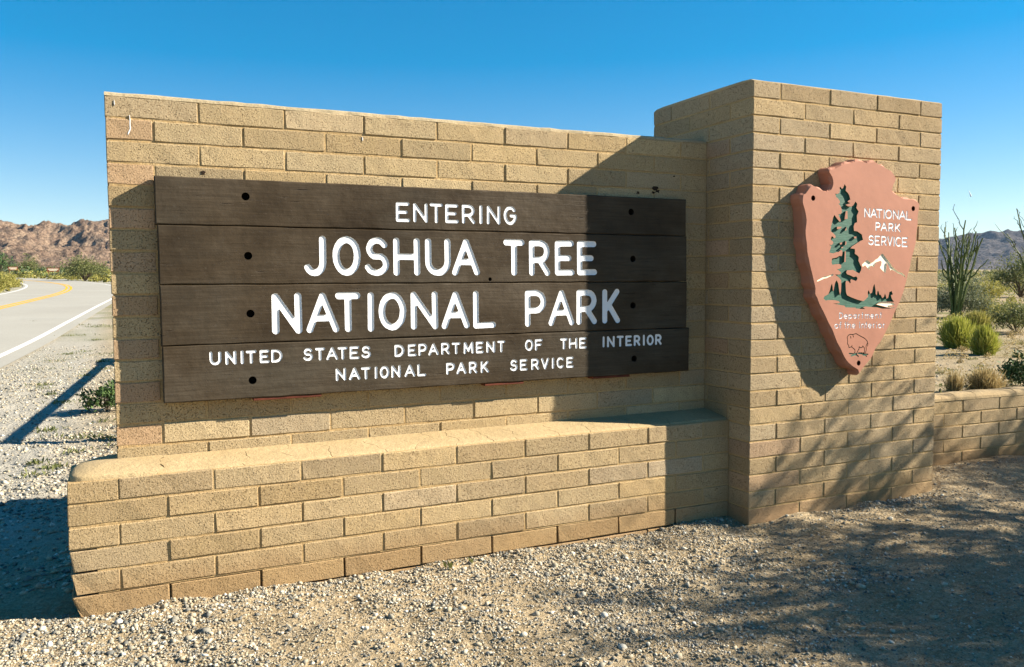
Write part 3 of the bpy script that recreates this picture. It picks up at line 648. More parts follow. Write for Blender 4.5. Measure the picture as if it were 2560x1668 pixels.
# --- low wall to the right of the pillar
lw = empty('low_block_wall', (6.05, .068, 0), 'low tan block wall with rounded mortar cap right of the pillar', 'wall')
th = -.058; lw.rotation_euler = (0, 0, th)
LT = .531; t0 = (PX1 + .003 - 6.05) / math.cos(th); t1 = 8 * L
for r_ in range(6):
    z = LT - (r_ + 1) * H
    joints = [t0]; a = -2.0 if r_ % 2 == 0 else -1.5
    if r_ == 5: seq = [-1.5 * L, -.62 * L, .38 * L, .88 * L, 1.38 * L] + [(1.38 + k) * L for k in range(1, 7)]
    else: seq = [(a + k) * L for k in range(0, 11)]
    joints += [s for s in seq if t0 + .05 < s < t1]
    for p_, q_ in zip(joints[:-1], joints[1:]):
        span(lw, p_, q_, BW / 2, z, 'x', pal=PALG)
tend = joints[-1]
link('mortar', from_bm('mortar', box_bm(t0 + .003, (6 * L), .0045, BW - .0045, -.3, LT - .004)), M['mortar'], lw)
# rounded cap in lengths parted by cracks
xc = [t0 + .002]
while xc[-1] < 6 * L: xc.append(xc[-1] + random.uniform(.12, .26))
for i in range(len(xc) - 1):
    V = []; F = []; na = 10; r = random.Random(i + 77); sk0 = .03; hh = r.uniform(.046, .054)
    for e, x in enumerate((xc[i] + .0015, (xc[i] * .6 + xc[i + 1] * .4), xc[i + 1] - .0015)):
        for k in range(na + 1):
            an = math.pi * k / na
            V.append((x + sk0 * math.sin(an) * (1 if e != 1 else .5) + r.uniform(-.002, .002), BW / 2 - (BW / 2 + .003) * math.cos(an), LT - .003 + hh * math.sin(an) ** .8 * (1 if e == 1 else .95)))
    for e in range(2):
        for k in range(na): F.append((e * (na + 1) + k, (e + 1) * (na + 1) + k, (e + 1) * (na + 1) + k + 1, e * (na + 1) + k + 1))
    F.append(tuple(range(na + 1))); F.append(tuple(2 * (na + 1) + k for k in range(na + 1))[::-1])
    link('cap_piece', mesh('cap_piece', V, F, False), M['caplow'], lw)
# ------------------------------------------------------------------ carved lettering: stroke glyphs -> outlines
def arc(cx, cy, rx, ry, a0, a1, n=10):
    return [(cx + rx * math.cos(R(a0 + (a1 - a0) * i / n)), cy + ry * math.sin(R(a0 + (a1 - a0) * i / n))) for i in range(n + 1)]
GL = {
 'A': [[(0, 0), (.5, 1), (1, 0)], [(.2, .34), (.8, .34)]],
 'C': [arc(.55, .5, .55, .5, 48, 312, 14)],
 'D': [[(0, 0), (0, 1), (.35, 1)] + arc(.35, .5, .65, .5, 90, -90, 10) + [(0, 0)]],
 'E': [[(.95, 1), (0, 1), (0, 0), (1, 0)], [(0, .5), (.78, .5)]],
 'F': [[(1, 1), (0, 1), (0, 0)], [(0, .5), (.8, .5)]],
 'G': [arc(.5, .5, .5, .5, 42, 350, 16) + [(1, .48), (.58, .48)]],
 'H': [[(0, 0), (0, 1)], [(1, 0), (1, 1)], [(0, .5), (1, .5)]],
 'I': [[(.5, 0), (.5, 1)]],
 'J': [[(1, 1), (1, .3)] + arc(.52, .3, .48, .30, 0, -90, 6) + arc(.5, .42, .5, .42, -95, -140, 4)],
 'K': [[(0, 0), (0, 1)], [(.95, 1), (.12, .42)], [(.3, .56), (1, 0)]],
 'L': [[(0, 1), (0, 0), (1, 0)]],
 'M': [[(0, 0), (.05, 1), (.5, .2), (.95, 1), (1, 0)]],
 'N': [[(0, 0), (0, 1), (1, 0), (1, 1)]],
 'O': [arc(.5, .5, .5, .5, 0, 360, 20)],
 'P': [[(0, 0), (0, 1), (.55, 1)] + arc(.55, .715, .45, .285, 90, -90, 8) + [(0, .43)]],
 'R': [[(0, 0), (0, 1), (.55, 1)] + arc(.55, .72, .42, .28, 90, -90, 8) + [(0, .44)], [(.5, .44), (1, 0)]],
 'S': [arc(.52, .74, .44, .26, 28, 245, 10) + arc(.48, .27, .52, .27, 62, -158, 10)],
 'T': [[(0, 1), (1, 1)], [(.5, 1), (.5, 0)]],
 'U': [[(0, 1), (0, .36)] + arc(.5, .36, .5, .36, 180, 360, 10) + [(1, 1)]],
 'V': [[(0, 1), (.5, 0), (1, 1)]],
 'a': [arc(.45, .5, .45, .5, 0, 360, 14), [(1, 1), (1, 0)]],
 'e': [[(.05, .52), (1, .52)] + arc(.5, .5, .5, .5, 5, 310, 14)],
 'f': [arc(.62, .78, .34, .22, 60, 180, 5) + [(.28, 0)], [(0, .62), (.8, .62)]],
 'h': [[(0, 1), (0, 0)], [(0, .4)] + arc(.5, .38, .5, .26, 170, 0, 7) + [(1, 0)]],
 'i': [[(.5, .62), (.5, 0)], [(.5, .95), (.5, .97)]],
 'm': [[(0, 1), (0, 0)], [(0, .6)] + arc(.25, .68, .25, .32, 170, 0, 6) + [(.5, 0)], arc(.75, .68, .25, .32, 180, 0, 6) + [(1, 0)]],
 'n': [[(0, 1), (0, 0)], [(0, .6)] + arc(.5, .6, .5, .4, 170, 0, 7) + [(1, 0)]],
 'o': [arc(.5, .5, .5, .5, 0, 360, 16)],
 'p': [[(0, 1), (0, 0)], arc(.5, .68, .5, .32, 0, 360, 14)],
 'r': [[(0, 1), (0, 0)], [(0, .55)] + arc(.6, .6, .55, .38, 165, 70, 5)],
 't': [[(.45, 1), (.45, 0)], [(0, .68), (1, .68)]],
}
def sdf_loops(strokes, w, step):
    """outline loops of strokes thickened to width w"""
    P = np.array([p for s in strokes for p in s]); lo = P.min(0) - w * .5 - 2.5 * step; hi = P.max(0) + w * .5 + 2.5 * step
    nx = int((hi[0] - lo[0]) / step) + 2; ny = int((hi[1] - lo[1]) / step) + 2
    gx = lo[0] + np.arange(nx) * step; gy = lo[1] + np.arange(ny) * step
    GX, GY = np.meshgrid(gx, gy); D = np.full(GX.shape, 1e9)
    for s in strokes:
        for (ax, ay), (bx, by) in zip(s[:-1], s[1:]):
            dx, dy = bx - ax, by - ay; l2 = dx * dx + dy * dy + 1e-12
            t = np.clip(((GX - ax) * dx + (GY - ay) * dy) / l2, 0, 1)
            D = np.minimum(D, np.hypot(GX - ax - t * dx, GY - ay - t * dy))
    D = D - w / 2; D = np.where(np.abs(D) < 1e-7, 1e-7, D)
    ins = D < 0
    act = np.argwhere(~((ins[:-1, :-1] == ins[1:, :-1]) & (ins[:-1, :-1] == ins[:-1, 1:]) & (ins[:-1, :-1] == ins[1:, 1:])))
    nxt = {}; pt = {}
    def edge(a, b):
        k = (a, b) if a < b else (b, a)
        if k not in pt:
            da, db = D[a], D[b]; t = da / (da - db)
            pt[k] = (gx[a[1]] + (gx[b[1]] - gx[a[1]]) * t, gy[a[0]] + (gy[b[0]] - gy[a[0]]) * t)
        return k
    for i, j in act:
        c = [(i, j), (i, j + 1), (i + 1, j + 1), (i + 1, j)]
        ev = []
        for q in range(4):
            a, b = c[q], c[(q + 1) % 4]
            if ins[a] != ins[b]: ev.append((edge(a, b), bool(ins[a])))
        # walk with inside on the left: leave through in->out edges, enter through out->in edges
        outs = [e for e, s in ev if s]; inn = [e for e, s in ev if not s]
        if len(ev) == 2: nxt[outs[0]] = inn[0]
        else:
            for q in range(4):
                if ev[q][1]: nxt[ev[q][0]] = ev[(q + 1) % 4][0]
    loops = []
    while nxt:
        k0 = next(iter(nxt)); k = k0; lp = []
        while k in nxt:
            lp.append(pt[k]); k = nxt.pop(k)
        if len(lp) > 5: loops.append(lp)
    return loops
def area(lp):
    a = np.array(lp); x, y = a[:, 0], a[:, 1]; return .5 * float(np.sum(x * np.roll(y, -1) - np.roll(x, -1) * y))
def inside(p, lp):
    c = False; n = len(lp)
    for i in range(n):
        (x1, y1), (x2, y2) = lp[i], lp[(i + 1) % n]
        if (y1 > p[1]) != (y2 > p[1]) and p[0] < (x2 - x1) * (p[1] - y1) / (y2 - y1) + x1: c = not c
    return c
def nest(loops):
    """[(outer, [holes])]"""
    loops = sorted(loops, key=lambda l: -abs(area(l))); res = []
    for lp in loops:
        for o in res:
            if inside(lp[0], o[0]): o[1].append(lp); break
        else: res.append((lp, []))
    return res
def thin(lp, tol):
    """drop nearly collinear points"""
    out = list(lp); ch = True
    i = 0
    while i < len(out) and len(out) > 8:
        a, b, c = np.array(out[i - 1]), np.array(out[i]), np.array(out[(i + 1) % len(out)])
        d = c - a; l = np.hypot(*d) + 1e-12
        if abs(d[0] * (b - a)[1] - d[1] * (b - a)[0]) / l < tol and l < .03: out.pop(i); i += 1
        else: i += 1
    return out
def tess(loops):
    vl = [[Vector((p[0], p[1], 0)) for p in lp] for lp in loops]
    return tessellate_polygon(vl)

def face_with_holes(V, F, loops, y):
    """flat face at depth y, outward normal -y. loops: outer + holes in (x, z)"""
    o = len(V)
    for lp in loops: V += [(p[0], y, p[1]) for p in lp]
    for t in tess(loops):
        a, b, c = (Vector(V[o + i]) for i in t)
        F.append(tuple(o + i for i in (t if (b - a).cross(c - a).y < 0 else (t[0], t[2], t[1]))))
def tray(name, outer, holes, y, depth, m, parent, slope=0.0):
    """painted recess: floor plus walls up to the surface at y"""
    V = []; F = []
    face_with_holes(V, F, [outer] + holes, y + depth)
    for lp, sg in [(outer, 1)] + [(h, -1) for h in holes]:
        n = len(lp); o = len(V); ccw = (area(lp) > 0)
        V += [(p[0], y, p[1]) for p in lp] + [(p[0], y + depth, p[1]) for p in lp]
        for i in range(n):
            j = (i + 1) % n; q = (o + i, o + j, o + n + j, o + n + i)
            F.append(q if (ccw == (sg > 0)) else q[::-1])
    return link(name, mesh(name, V, F), m, parent)
def circle(x, z, r, n=18): return [(x + r * math.cos(2 * math.pi * i / n), z + r * math.sin(2 * math.pi * i / n)) for i in range(n)]

def glyph_loops(ch, x0, x1, z0, z1, w, jit=0.0, rs=None):
    a, b = x0 + w / 2, x1 - w / 2
    if ch in 'I': a = b = (x0 + x1) / 2
    if ch == 'i': a = b = (x0 + x1) / 2
    rs = rs or random
    st = [[(a + (b - a) * px + rs.uniform(-jit, jit), z0 + w / 2 + (z1 - z0 - w) * pz + rs.uniform(-jit, jit)) for px, pz in s] for s in GL[ch]]
    return [thin(l, w * .006) for l in sdf_loops(st, w, w / 7)]

# ------------------------------------------------------------------ plank sign
sign = empty('plank_sign', (1.72, SIGN_Y, .914), 'big dark brown four-plank wooden entrance sign with white carved letters', 'sign')
PL = [(1.7605, 1.986, .197, 3.240), (1.4775, 1.7575, .205, 3.247), (1.1885, 1.4745, .206, 3.250), (.914, 1.1855, .209, 3.270)]
ROWZ = {'A': (1.8005, 1.904, 0, .0170), 'B': (1.5175, 1.719, 1, .0335), 'C': (1.2275, 1.4345, 2, .0345), 'D': (1.0865, 1.1525, 3, .0135), 'E': (.976, 1.042, 3, .0135)}
BOLT = [[(.605, 1.904), (2.833, 1.896)], [(.610, 1.616), (2.847, 1.615)], [(.614, 1.333), (2.848, 1.334)], [(.616, 1.003), (2.858, 1.009)]]
rs = random.Random(5)
for pi_, (z0, z1, x0, x1) in enumerate(PL):
    sub = []
    for rn, (a, b, pl, w) in ROWZ.items():
        if pl != pi_: continue
        for ch, u0, u1 in SIGN_ROWS[rn]:
            lz = (b - a) * .012
            loops = glyph_loops(ch, u0, u1, a + rs.uniform(-lz, lz), b + rs.uniform(-lz, lz), w * rs.uniform(.96, 1.06), w * .03, rs)
            sub.append((loops, .0042 if w > .03 else .0026))
    e = .005; r = random.Random(40 + pi_)
    # front outline, chamfer ring, back
    def ring(ins, y):
        out = []
        nxs = 40; nzs = 4
        for i in range(nxs): out.append((x0 + ins + (x1 - x0 - 2 * ins) * i / nxs, z0 + ins))
        for i in range(nzs): out.append((x1 - ins, z0 + ins + (z1 - z0 - 2 * ins) * i / nzs))
        for i in range(nxs): out.append((x1 - ins - (x1 - x0 - 2 * ins) * i / nxs, z1 - ins))
        for i in range(nzs): out.append((x0 + ins, z1 - ins - (z1 - z0 - 2 * ins) * i / nzs))
        return out
    o0 = ring(e, 0); o0 = [(p[0] + r.uniform(-.0014, .0014), p[1] + r.uniform(-.0022, .0022)) for p in o0]
    o1 = ring(0, 0); o1 = [(p[0] + r.uniform(-.001, .001), p[1] + r.uniform(-.0012, .0012)) for p in o1]
    holes = [circle(x, z, .0195) for x, z in BOLT[pi_]]
    if pi_ == 1: holes.append(circle(1.903, 1.4965, .0105, 12))
    V = []; F = []; isl = []
    big = []
    for loops, d in sub:
        for outer, inn in nest(loops):
            big.append((outer, inn, d)); isl += inn
    face_with_holes(V, F, [o0] + holes + [b_[0] for b_ in big], SIGN_Y)
    for lp in isl: face_with_holes(V, F, [lp], SIGN_Y)
    o = len(V); n = len(o0)
    V += [(p[0], SIGN_Y, p[1]) for p in o0] + [(p[0], SIGN_Y + .005, p[1]) for p in o1] + [(p[0], -.006, p[1]) for p in o1]
    for k in range(2):
        for i in range(n):
            j = (i + 1) % n; F.append((o + k * n + j, o + k * n + i, o + (k + 1) * n + i, o + (k + 1) * n + j))
    F.append(tuple(o + 2 * n + i for i in range(n)))
    plank = link('plank', mesh('plank', V, F), M['wood'], sign)
    plank.matrix_parent_inverse = Matrix.Translation(-Vector(sign.location))
    for outer, inn, d in big:
        tray('letter', outer, inn, SIGN_Y, d, M['white'], plank)
    for h_ in holes: tray('bolt_hole', h_, [], SIGN_Y, .045, M['dark'], plank)
for xa, xb, zz in ((.62, .955, .906), (1.87, 2.11, .906), (2.57, 2.83, .906)):
    b_ = link('bracket', from_bm('bracket', box_bm(xa, xb, -.066, -.004, zz - .006, zz + .0065, .001)), M['rust'], sign)
    b_.matrix_parent_inverse = Matrix.Translation(-Vector(sign.location))

# ------------------------------------------------------------------ arrowhead emblem on the pillar
AX, AZ = 4.2, 1.5; TH = .09
AY = -PD - TH
arw = empty('arrowhead_emblem', (AX, -PD, AZ), 'terracotta arrowhead emblem with green tree, mountain and bison on the pillar', 'emblem')
def lift(lp): return [(p[0], p[1]) for p in lp]
# everything below is built in the emblem's own x/z plane; y is local to the pillar face
yF = -TH
def smooth_loop(lp, n=2):
    P = [np.array(p) for p in lp]; out = []; k = len(P)
    for i in range(k):
        p0, p1, p2, p3 = P[i - 1], P[i], P[(i + 1) % k], P[(i + 2) % k]
        for t in np.linspace(0, 1, n, endpoint=False):
            out.append(tuple(.5 * ((2 * p1) + (-p0 + p2) * t + (2 * p0 - 5 * p1 + 4 * p2 - p3) * t * t + (-p0 + 3 * p1 - 3 * p2 + p3) * t ** 3)))
    return out
front = smooth_loop(AR_OUTLINE, 2)
def offset(lp, d, rnd=None):
    n = len(lp); P = np.array(lp); sg = -1 if area(lp) > 0 else 1
    out = []
    for i in range(n):
        t = P[(i + 1) % n] - P[i - 1]; t /= np.hypot(*t) + 1e-9
        nrm = np.array([-t[1], t[0]]) * sg
        dd = d * (1 + .55 * math.sin(i * 1.15)) if rnd else d
        out.append(tuple(P[i] + nrm * dd))
    return out
mid_ = offset(front, .011, True); back = offset(front, .013, True)
holesA = [circle(x, z, .0165, 16) for x, z in AR_HOLES]
letters = []
for ch, a, b, z0, z1 in AR_TXT:
    hgt = z1 - z0
    w = .0105 if hgt > .055 else .0060
    letters.append(glyph_loops(ch, min(a, b), max(a, b), z0, z1, w))
bis = [sdf_loops([s for s in AR_BISON], .0052, .0016), sdf_loops([s for s in AR_BISONG], .0085, .002)]
V = []; F = []
nested = []
for k, loops in enumerate(letters):
    for o_, i_ in nest(loops): nested.append(('letter', o_, i_, .0018, M['white']))
for o_, i_ in nest(bis[0]): nested.append(('bison', o_, [x for x in i_], .004, M['bisonink']))
for o_, i_ in nest(bis[1]): nested.append(('bison_ground', o_, i_, .003, M['green']))
for lp in AR_MOUNT: nested.append(('mountain', lp, [], .006, M['cream']))
nested.append(('lake', AR_LAKE, [], .0045, M['cream']))
nested.append(('tree', AR_TREE, AR_ISLANDS, .012, M['green']))
face_with_holes(V, F, [front] + holesA + [q[1] for q in nested], yF)
for q in nested:
    for lp in q[2]: face_with_holes(V, F, [lp], yF)
n = len(front); o = len(V)
V += [(p[0], yF, p[1]) for p in front] + [(p[0], yF + .018, p[1]) for p in mid_] + [(p[0], -.001, p[1]) for p in back]
cw = area(front) < 0
for k in range(2):
    for i in range(n):
        j = (i + 1) % n; q = (o + k * n + j, o + k * n + i, o + (k + 1) * n + i, o + (k + 1) * n + j)
        F.append(q if not cw else q[::-1])
link('panel', mesh('panel', V, F), M['terra'], arw)
for nm, outer, inn, d, m_ in nested: tray(nm, outer, inn, yF, d, m_, arw)
for h_ in holesA: tray('bolt_hole', h_, [], yF, .04, M['darkred'], arw)
# ------------------------------------------------------------------ gravel and pebbles (real stones, too many to count)
def ico():
    t = (1 + 5 ** .5) / 2
    v = np.array([(-1, t, 0), (1, t, 0), (-1, -t, 0), (1, -t, 0), (0, -1, t), (0, 1, t), (0, -1, -t), (0, 1, -t), (t, 0, -1), (t, 0, 1), (-t, 0, -1), (-t, 0, 1)], float)
    f = np.array([(0, 11, 5), (0, 5, 1), (0, 1, 7), (0, 7, 10), (0, 10, 11), (1, 5, 9), (5, 11, 4), (11, 10, 2), (10, 7, 6), (7, 1, 8), (3, 9, 4), (3, 4, 2), (3, 2, 6), (3, 6, 8), (3, 8, 9), (4, 9, 5), (2, 4, 11), (6, 2, 10), (8, 6, 7), (9, 8, 1)])
    return v / np.linalg.norm(v[0]), f
IV, IF = ico()
OV = np.array([(1, 0, 0), (-1, 0, 0), (0, 1, 0), (0, -1, 0), (0, 0, 1), (0, 0, -1)], float)
OF = np.array([(0, 2, 4), (2, 1, 4), (1, 3, 4), (3, 0, 4), (2, 0, 5), (1, 2, 5), (3, 1, 5), (0, 3, 5)])
def stones(name, xy, rad, bv, bf, m, sink=.35):
    n = len(xy); k = len(bv)
    V = bv[None] * (1 + rng.uniform(-.36, .36, (n, k, 1)))
    V = V * np.stack([rng.uniform(.75, 1.35, n), rng.uniform(.75, 1.25, n), rng.uniform(.45, .9, n)], 1)[:, None, :]
    a = rng.uniform(0, 6.283, n); b = rng.uniform(-.5, .5, n)
    cb, sb = np.cos(b)[:, None], np.sin(b)[:, None]
    x, y, z = V[..., 0], V[..., 1] * cb - V[..., 2] * sb, V[..., 1] * sb + V[..., 2] * cb
    ca, sa = np.cos(a)[:, None], np.sin(a)[:, None]
    V = np.stack([x * ca - y * sa, x * sa + y * ca, z], 2) * rad[:, None, None]
    V[..., 0] += xy[:, 0:1]; V[..., 1] += xy[:, 1:2]; V[..., 2] += (ground_z(xy[:, 0], xy[:, 1]) + rad * (1 - 2 * sink) * .5)[:, None]
    F = bf[None] + (np.arange(n) * k)[:, None, None]
    return tag(link(name, fast_mesh(name, V.reshape(-1, 3), F.reshape(-1, 3), False), m), kind='stuff')
def m_stone():
    m, n, b = mat('gravel_stone', (.85, .87, .87))
    g_ = n.nodes.new('ShaderNodeNewGeometry')
    c = ramp(n, g_.outputs['Random Per Island'], [(0, (.09, .095, .09)), (.2, (.19, .185, .165)), (.42, (.34, .30, .225)), (.62, (.46, .36, .23)), (.8, (.53, .45, .33)), (.94, (.63, .57, .46)), (1, (.68, .65, .58))])
    c = mix(n, ramp(n, noise(n, 160, g_.outputs['Position'], 2), [(.4, (.35,)*3), (.6, (0,)*3)]), c, (.2, .17, .13))
    n.links.new(c, b.inputs['Base Color']); b.inputs['Roughness'].default_value = .85; b.inputs['Specular IOR Level'].default_value = .2
    return m
M['stone'] = m_stone()
def keep(xy):
    x, y = xy[:, 0], xy[:, 1]
    inw = (x > -.21) & (x < PX0 + .01) & (y > -BD - .004) & (y < BW + .0)
    inp = (x > PX0 - .01) & (x < PX1 + .01) & (y > -PD - .004) & (y < .6)
    inl = (x > PX1 - .02) & (y > .02 - .058 * (x - 6.05)) & (y < .5)
    rd = x < np.interp(y, CL[:, 1], CL[:, 0]) + 4.0
    return xy[~(inw | inp | inl | rd)]
def scatter(n, x0, x1, y0, y1, dens):
    p = np.stack([rng.uniform(x0, x1, n), rng.uniform(y0, y1, n)], 1)
    d = dens(p[:, 0], p[:, 1]); p = p[rng.uniform(0, 1, len(p)) < d]
    return keep(p)
def dens_front(x, y):
    band = np.clip((3.3 - x - .9 * np.clip(-.9 - y, 0, 2) + .0) / 1.1, 0, 1)
    patch = np.clip((fbm(x * 1.3, y * 1.3, 4, 71) - .33) * 5.0, .2, 1)
    foot = np.exp(-((y + BD + .10) / .14) ** 2)
    right = .05 + .5 * np.clip((fbm(x * 1.6, y * 2.2, 4, 19) - .55) * 7, 0, 1)
    return np.clip(np.maximum(np.maximum(band * patch, foot * np.clip((3.6 - x) / .8, 0, 1)), right), 0, 1)
P = scatter(56000, -1.6, 6.8, -3.0, -.18, dens_front)
stones('gravel', P, np.clip(rng.lognormal(-5.2, .45, len(P)), .0045, .019), IV, IF, M['stone'], .3)
P = scatter(190000, -1.3, 6.6, -2.9, -.18, lambda x, y: np.clip(.12 + 1.0 * dens_front(x, y), 0, 1))
stones('gravel', P, np.clip(rng.lognormal(-5.5, .38, len(P)), .002, .010), OV, OF, M['stone'], .25)
P = scatter(60000, -3.4, .25, .15, 16, lambda x, y: np.clip(1.15 - y / 15, .12, 1) * np.clip((fbm(x * 1.1, y * 1.1, 3, 5) - .25) * 3, .25, 1) * (x > -.25 * y - .9) * (x < .4))
stones('gravel', P, np.clip(rng.lognormal(-4.6, .4, len(P)), .005, .026), OV, OF, M['stone'], .3)
P = scatter(5000, 5.2, 14, -.1, 7, lambda x, y: .35 + 0 * x)
stones('gravel', P, rng.uniform(.006, .022, len(P)), OV, OF, M['stone'], .3)
# ------------------------------------------------------------------ vegetation
def m_leaf(name, a, b_, c_, rough=.6, trans=.0):
    m, n, b = mat(name, (.82, .82, .82))
    g_ = n.nodes.new('ShaderNodeNewGeometry')
    c = ramp(n, g_.outputs['Random Per Island'], [(0, a), (.5, b_), (1, c_)])
    n.links.new(c, b.inputs['Base Color']); b.inputs['Roughness'].default_value = rough; b.inputs['Specular IOR Level'].default_value = .2
    if trans:                                               # thin leaves let some light through
        tl = n.nodes.new('ShaderNodeBsdfTranslucent'); n.links.new(c, tl.inputs['Color'])
        mx = n.nodes.new('ShaderNodeMixShader'); mx.inputs[0].default_value = trans
        n.links.new(b.outputs[0], mx.inputs[1]); n.links.new(tl.outputs[0], mx.inputs[2])
        n.links.new(mx.outputs[0], n.nodes['Material Output'].inputs['Surface'])
    return m
M['leaf_grey'] = m_leaf('leaf_grey', (.10, .12, .07), (.16, .18, .10), (.22, .235, .14), trans=.35)
M['leaf_yellow'] = m_leaf('leaf_yellow', (.20, .20, .04), (.34, .31, .07), (.46, .40, .13), trans=.35)
M['leaf_bright'] = m_leaf('leaf_bright', (.24, .26, .035), (.38, .40, .06), (.52, .48, .12), trans=.35)
M['leaf_dark'] = m_leaf('leaf_dark', (.035, .065, .02), (.065, .115, .03), (.11, .17, .05))
M['leaf_palo'] = m_leaf('leaf_palo', (.10, .12, .035), (.17, .185, .06), (.24, .25, .10), trans=.35)
M['straw'] = m_leaf('straw', (.28, .20, .08), (.42, .31, .13), (.52, .41, .20), trans=.35)
M['ocotillo'] = m_leaf('ocotillo', (.05, .075, .02), (.085, .12, .03), (.13, .16, .05))
M['bark'] = plain('bark', (.16, .12, .08), .95, .1, 40, .6, .01, .3, 12)
M['petal'] = plain('petal', (.7, .7, .62), .7, .2)

def quads(c, d, side, ln, wd):
    """leaf quads: centre c, direction d, side vector"""
    a = d * ln[:, None] * .5; s = side * wd[:, None] * .5
    V = np.stack([c - a - s * .45, c - a * .1 - s, c + a, c - a * .1 + s], 1).reshape(-1, 3)
    F = np.arange(len(V)).reshape(-1, 4)
    return V, F
def unit(v): return v / (np.linalg.norm(v, axis=-1, keepdims=True) + 1e-9)
def cat_mesh(name, parts):
    V = np.concatenate([p[0] for p in parts]); o = 0; F = []
    for v, f in parts: F.append(f + o); o += len(v)
    return fast_mesh(name, V, np.concatenate(F), False)

def shrub_mesh(name, w, h, n, style, seed, leaf):
    """leafy: foliage clumps on many twigs; broom: thin upright strands"""
    r = np.random.default_rng(seed)
    if style == 'broom':
        k = n
        az = r.uniform(0, 6.283, k); tilt = np.abs(r.normal(0, .55, k)).clip(0, 1.25)
        ln = h * r.uniform(.6, 1.05, k) * (1 - .12 * tilt) * (.85 + .3 * vnoise(az * 1.5, tilt * 3, seed))
        base = np.stack([r.normal(0, w * .10, k), r.normal(0, w * .10, k), np.zeros(k)], 1)
        d = np.stack([np.cos(az) * np.sin(tilt) * (w / h) * .62, np.sin(az) * np.sin(tilt) * (w / h) * .62, np.cos(tilt)], 1)
        mid = base + d * (ln * .5)[:, None]; mid[:, 2] += ln * .04
        tip = base + d * ln[:, None] + r.normal(0, .03 * h, (k, 3)); tip[:, 2] = np.maximum(tip[:, 2], .03)
        s = unit(np.cross(d, r.normal(0, 1, (k, 3)))) * leaf
        V = np.stack([base - s, base + s, mid + s, mid - s, tip - s * .5, tip + s * .5], 1).reshape(-1, 3)
        q = np.arange(k)[:, None] * 6
        F = np.concatenate([q + np.array([[0, 1, 2, 3]]), q + np.array([[3, 2, 5, 4]])])
        return fast_mesh(name, V, F, False)
    nc = max(10, n // 26)
    u = unit(r.normal(0, 1, (nc, 3))); u[:, 2] = np.abs(u[:, 2]) * 1.1 - .18
    rad = r.uniform(.35, 1.0, nc) ** .6
    cc = u * rad[:, None] * np.array([w / 2, w / 2, h * .62]); cc[:, 2] += h * .34
    cc *= (1 + .22 * r.normal(0, 1, (nc, 1)) * .6)
    ci = r.integers(0, nc, n)
    c = cc[ci] + r.normal(0, 1, (n, 3)) * np.array([w, w, h]) * .075
    c[:, 2] = np.maximum(c[:, 2], .02)
    d = unit(r.normal(0, 1, (n, 3)) + unit(c + 1e-6) * .7 + np.array([0, 0, .4]))
    s = unit(np.cross(d, r.normal(0, 1, (n, 3))))
    return cat_mesh(name, [quads(c, d, s, leaf * r.uniform(.7, 1.5, n), leaf * .5 * r.uniform(.6, 1.2, n))])
def twig_mesh(name, w, h, k, seed, rad):
    r = random.Random(seed); G = Geo()
    for i in range(k):
        a = r.uniform(0, 6.283); t = r.uniform(.1, .95)
        e = Vector((math.cos(a) * w * .42 * t, math.sin(a) * w * .42 * t, h * r.uniform(.6, .95) * (1 - .4 * t * t)))
        m_ = e * .5 + Vector((r.uniform(-.08, .08) * w, r.uniform(-.08, .08) * w, .05 * h))
        G.add(*tube_geo([(0, 0, -.05), m_, e], [rad, rad * .7, rad * .3], 4, False))
    return G.mesh(name)
def shrub(name, label, cat, x, y, w, h, n, style, seed, leaf, lm, twigs=10, trad=.012, group=None):
    e = empty(name, (x, y, gz(x, y) - .01), label, cat, group); e.rotation_euler = (0, 0, seed * 1.7)
    link('foliage', shrub_mesh('foliage', w, h, n, style, seed, leaf), M[lm], e)
    if twigs: link('stems', twig_mesh('stems', w, h, twigs, seed, trad), M['bark'], e)
    return e

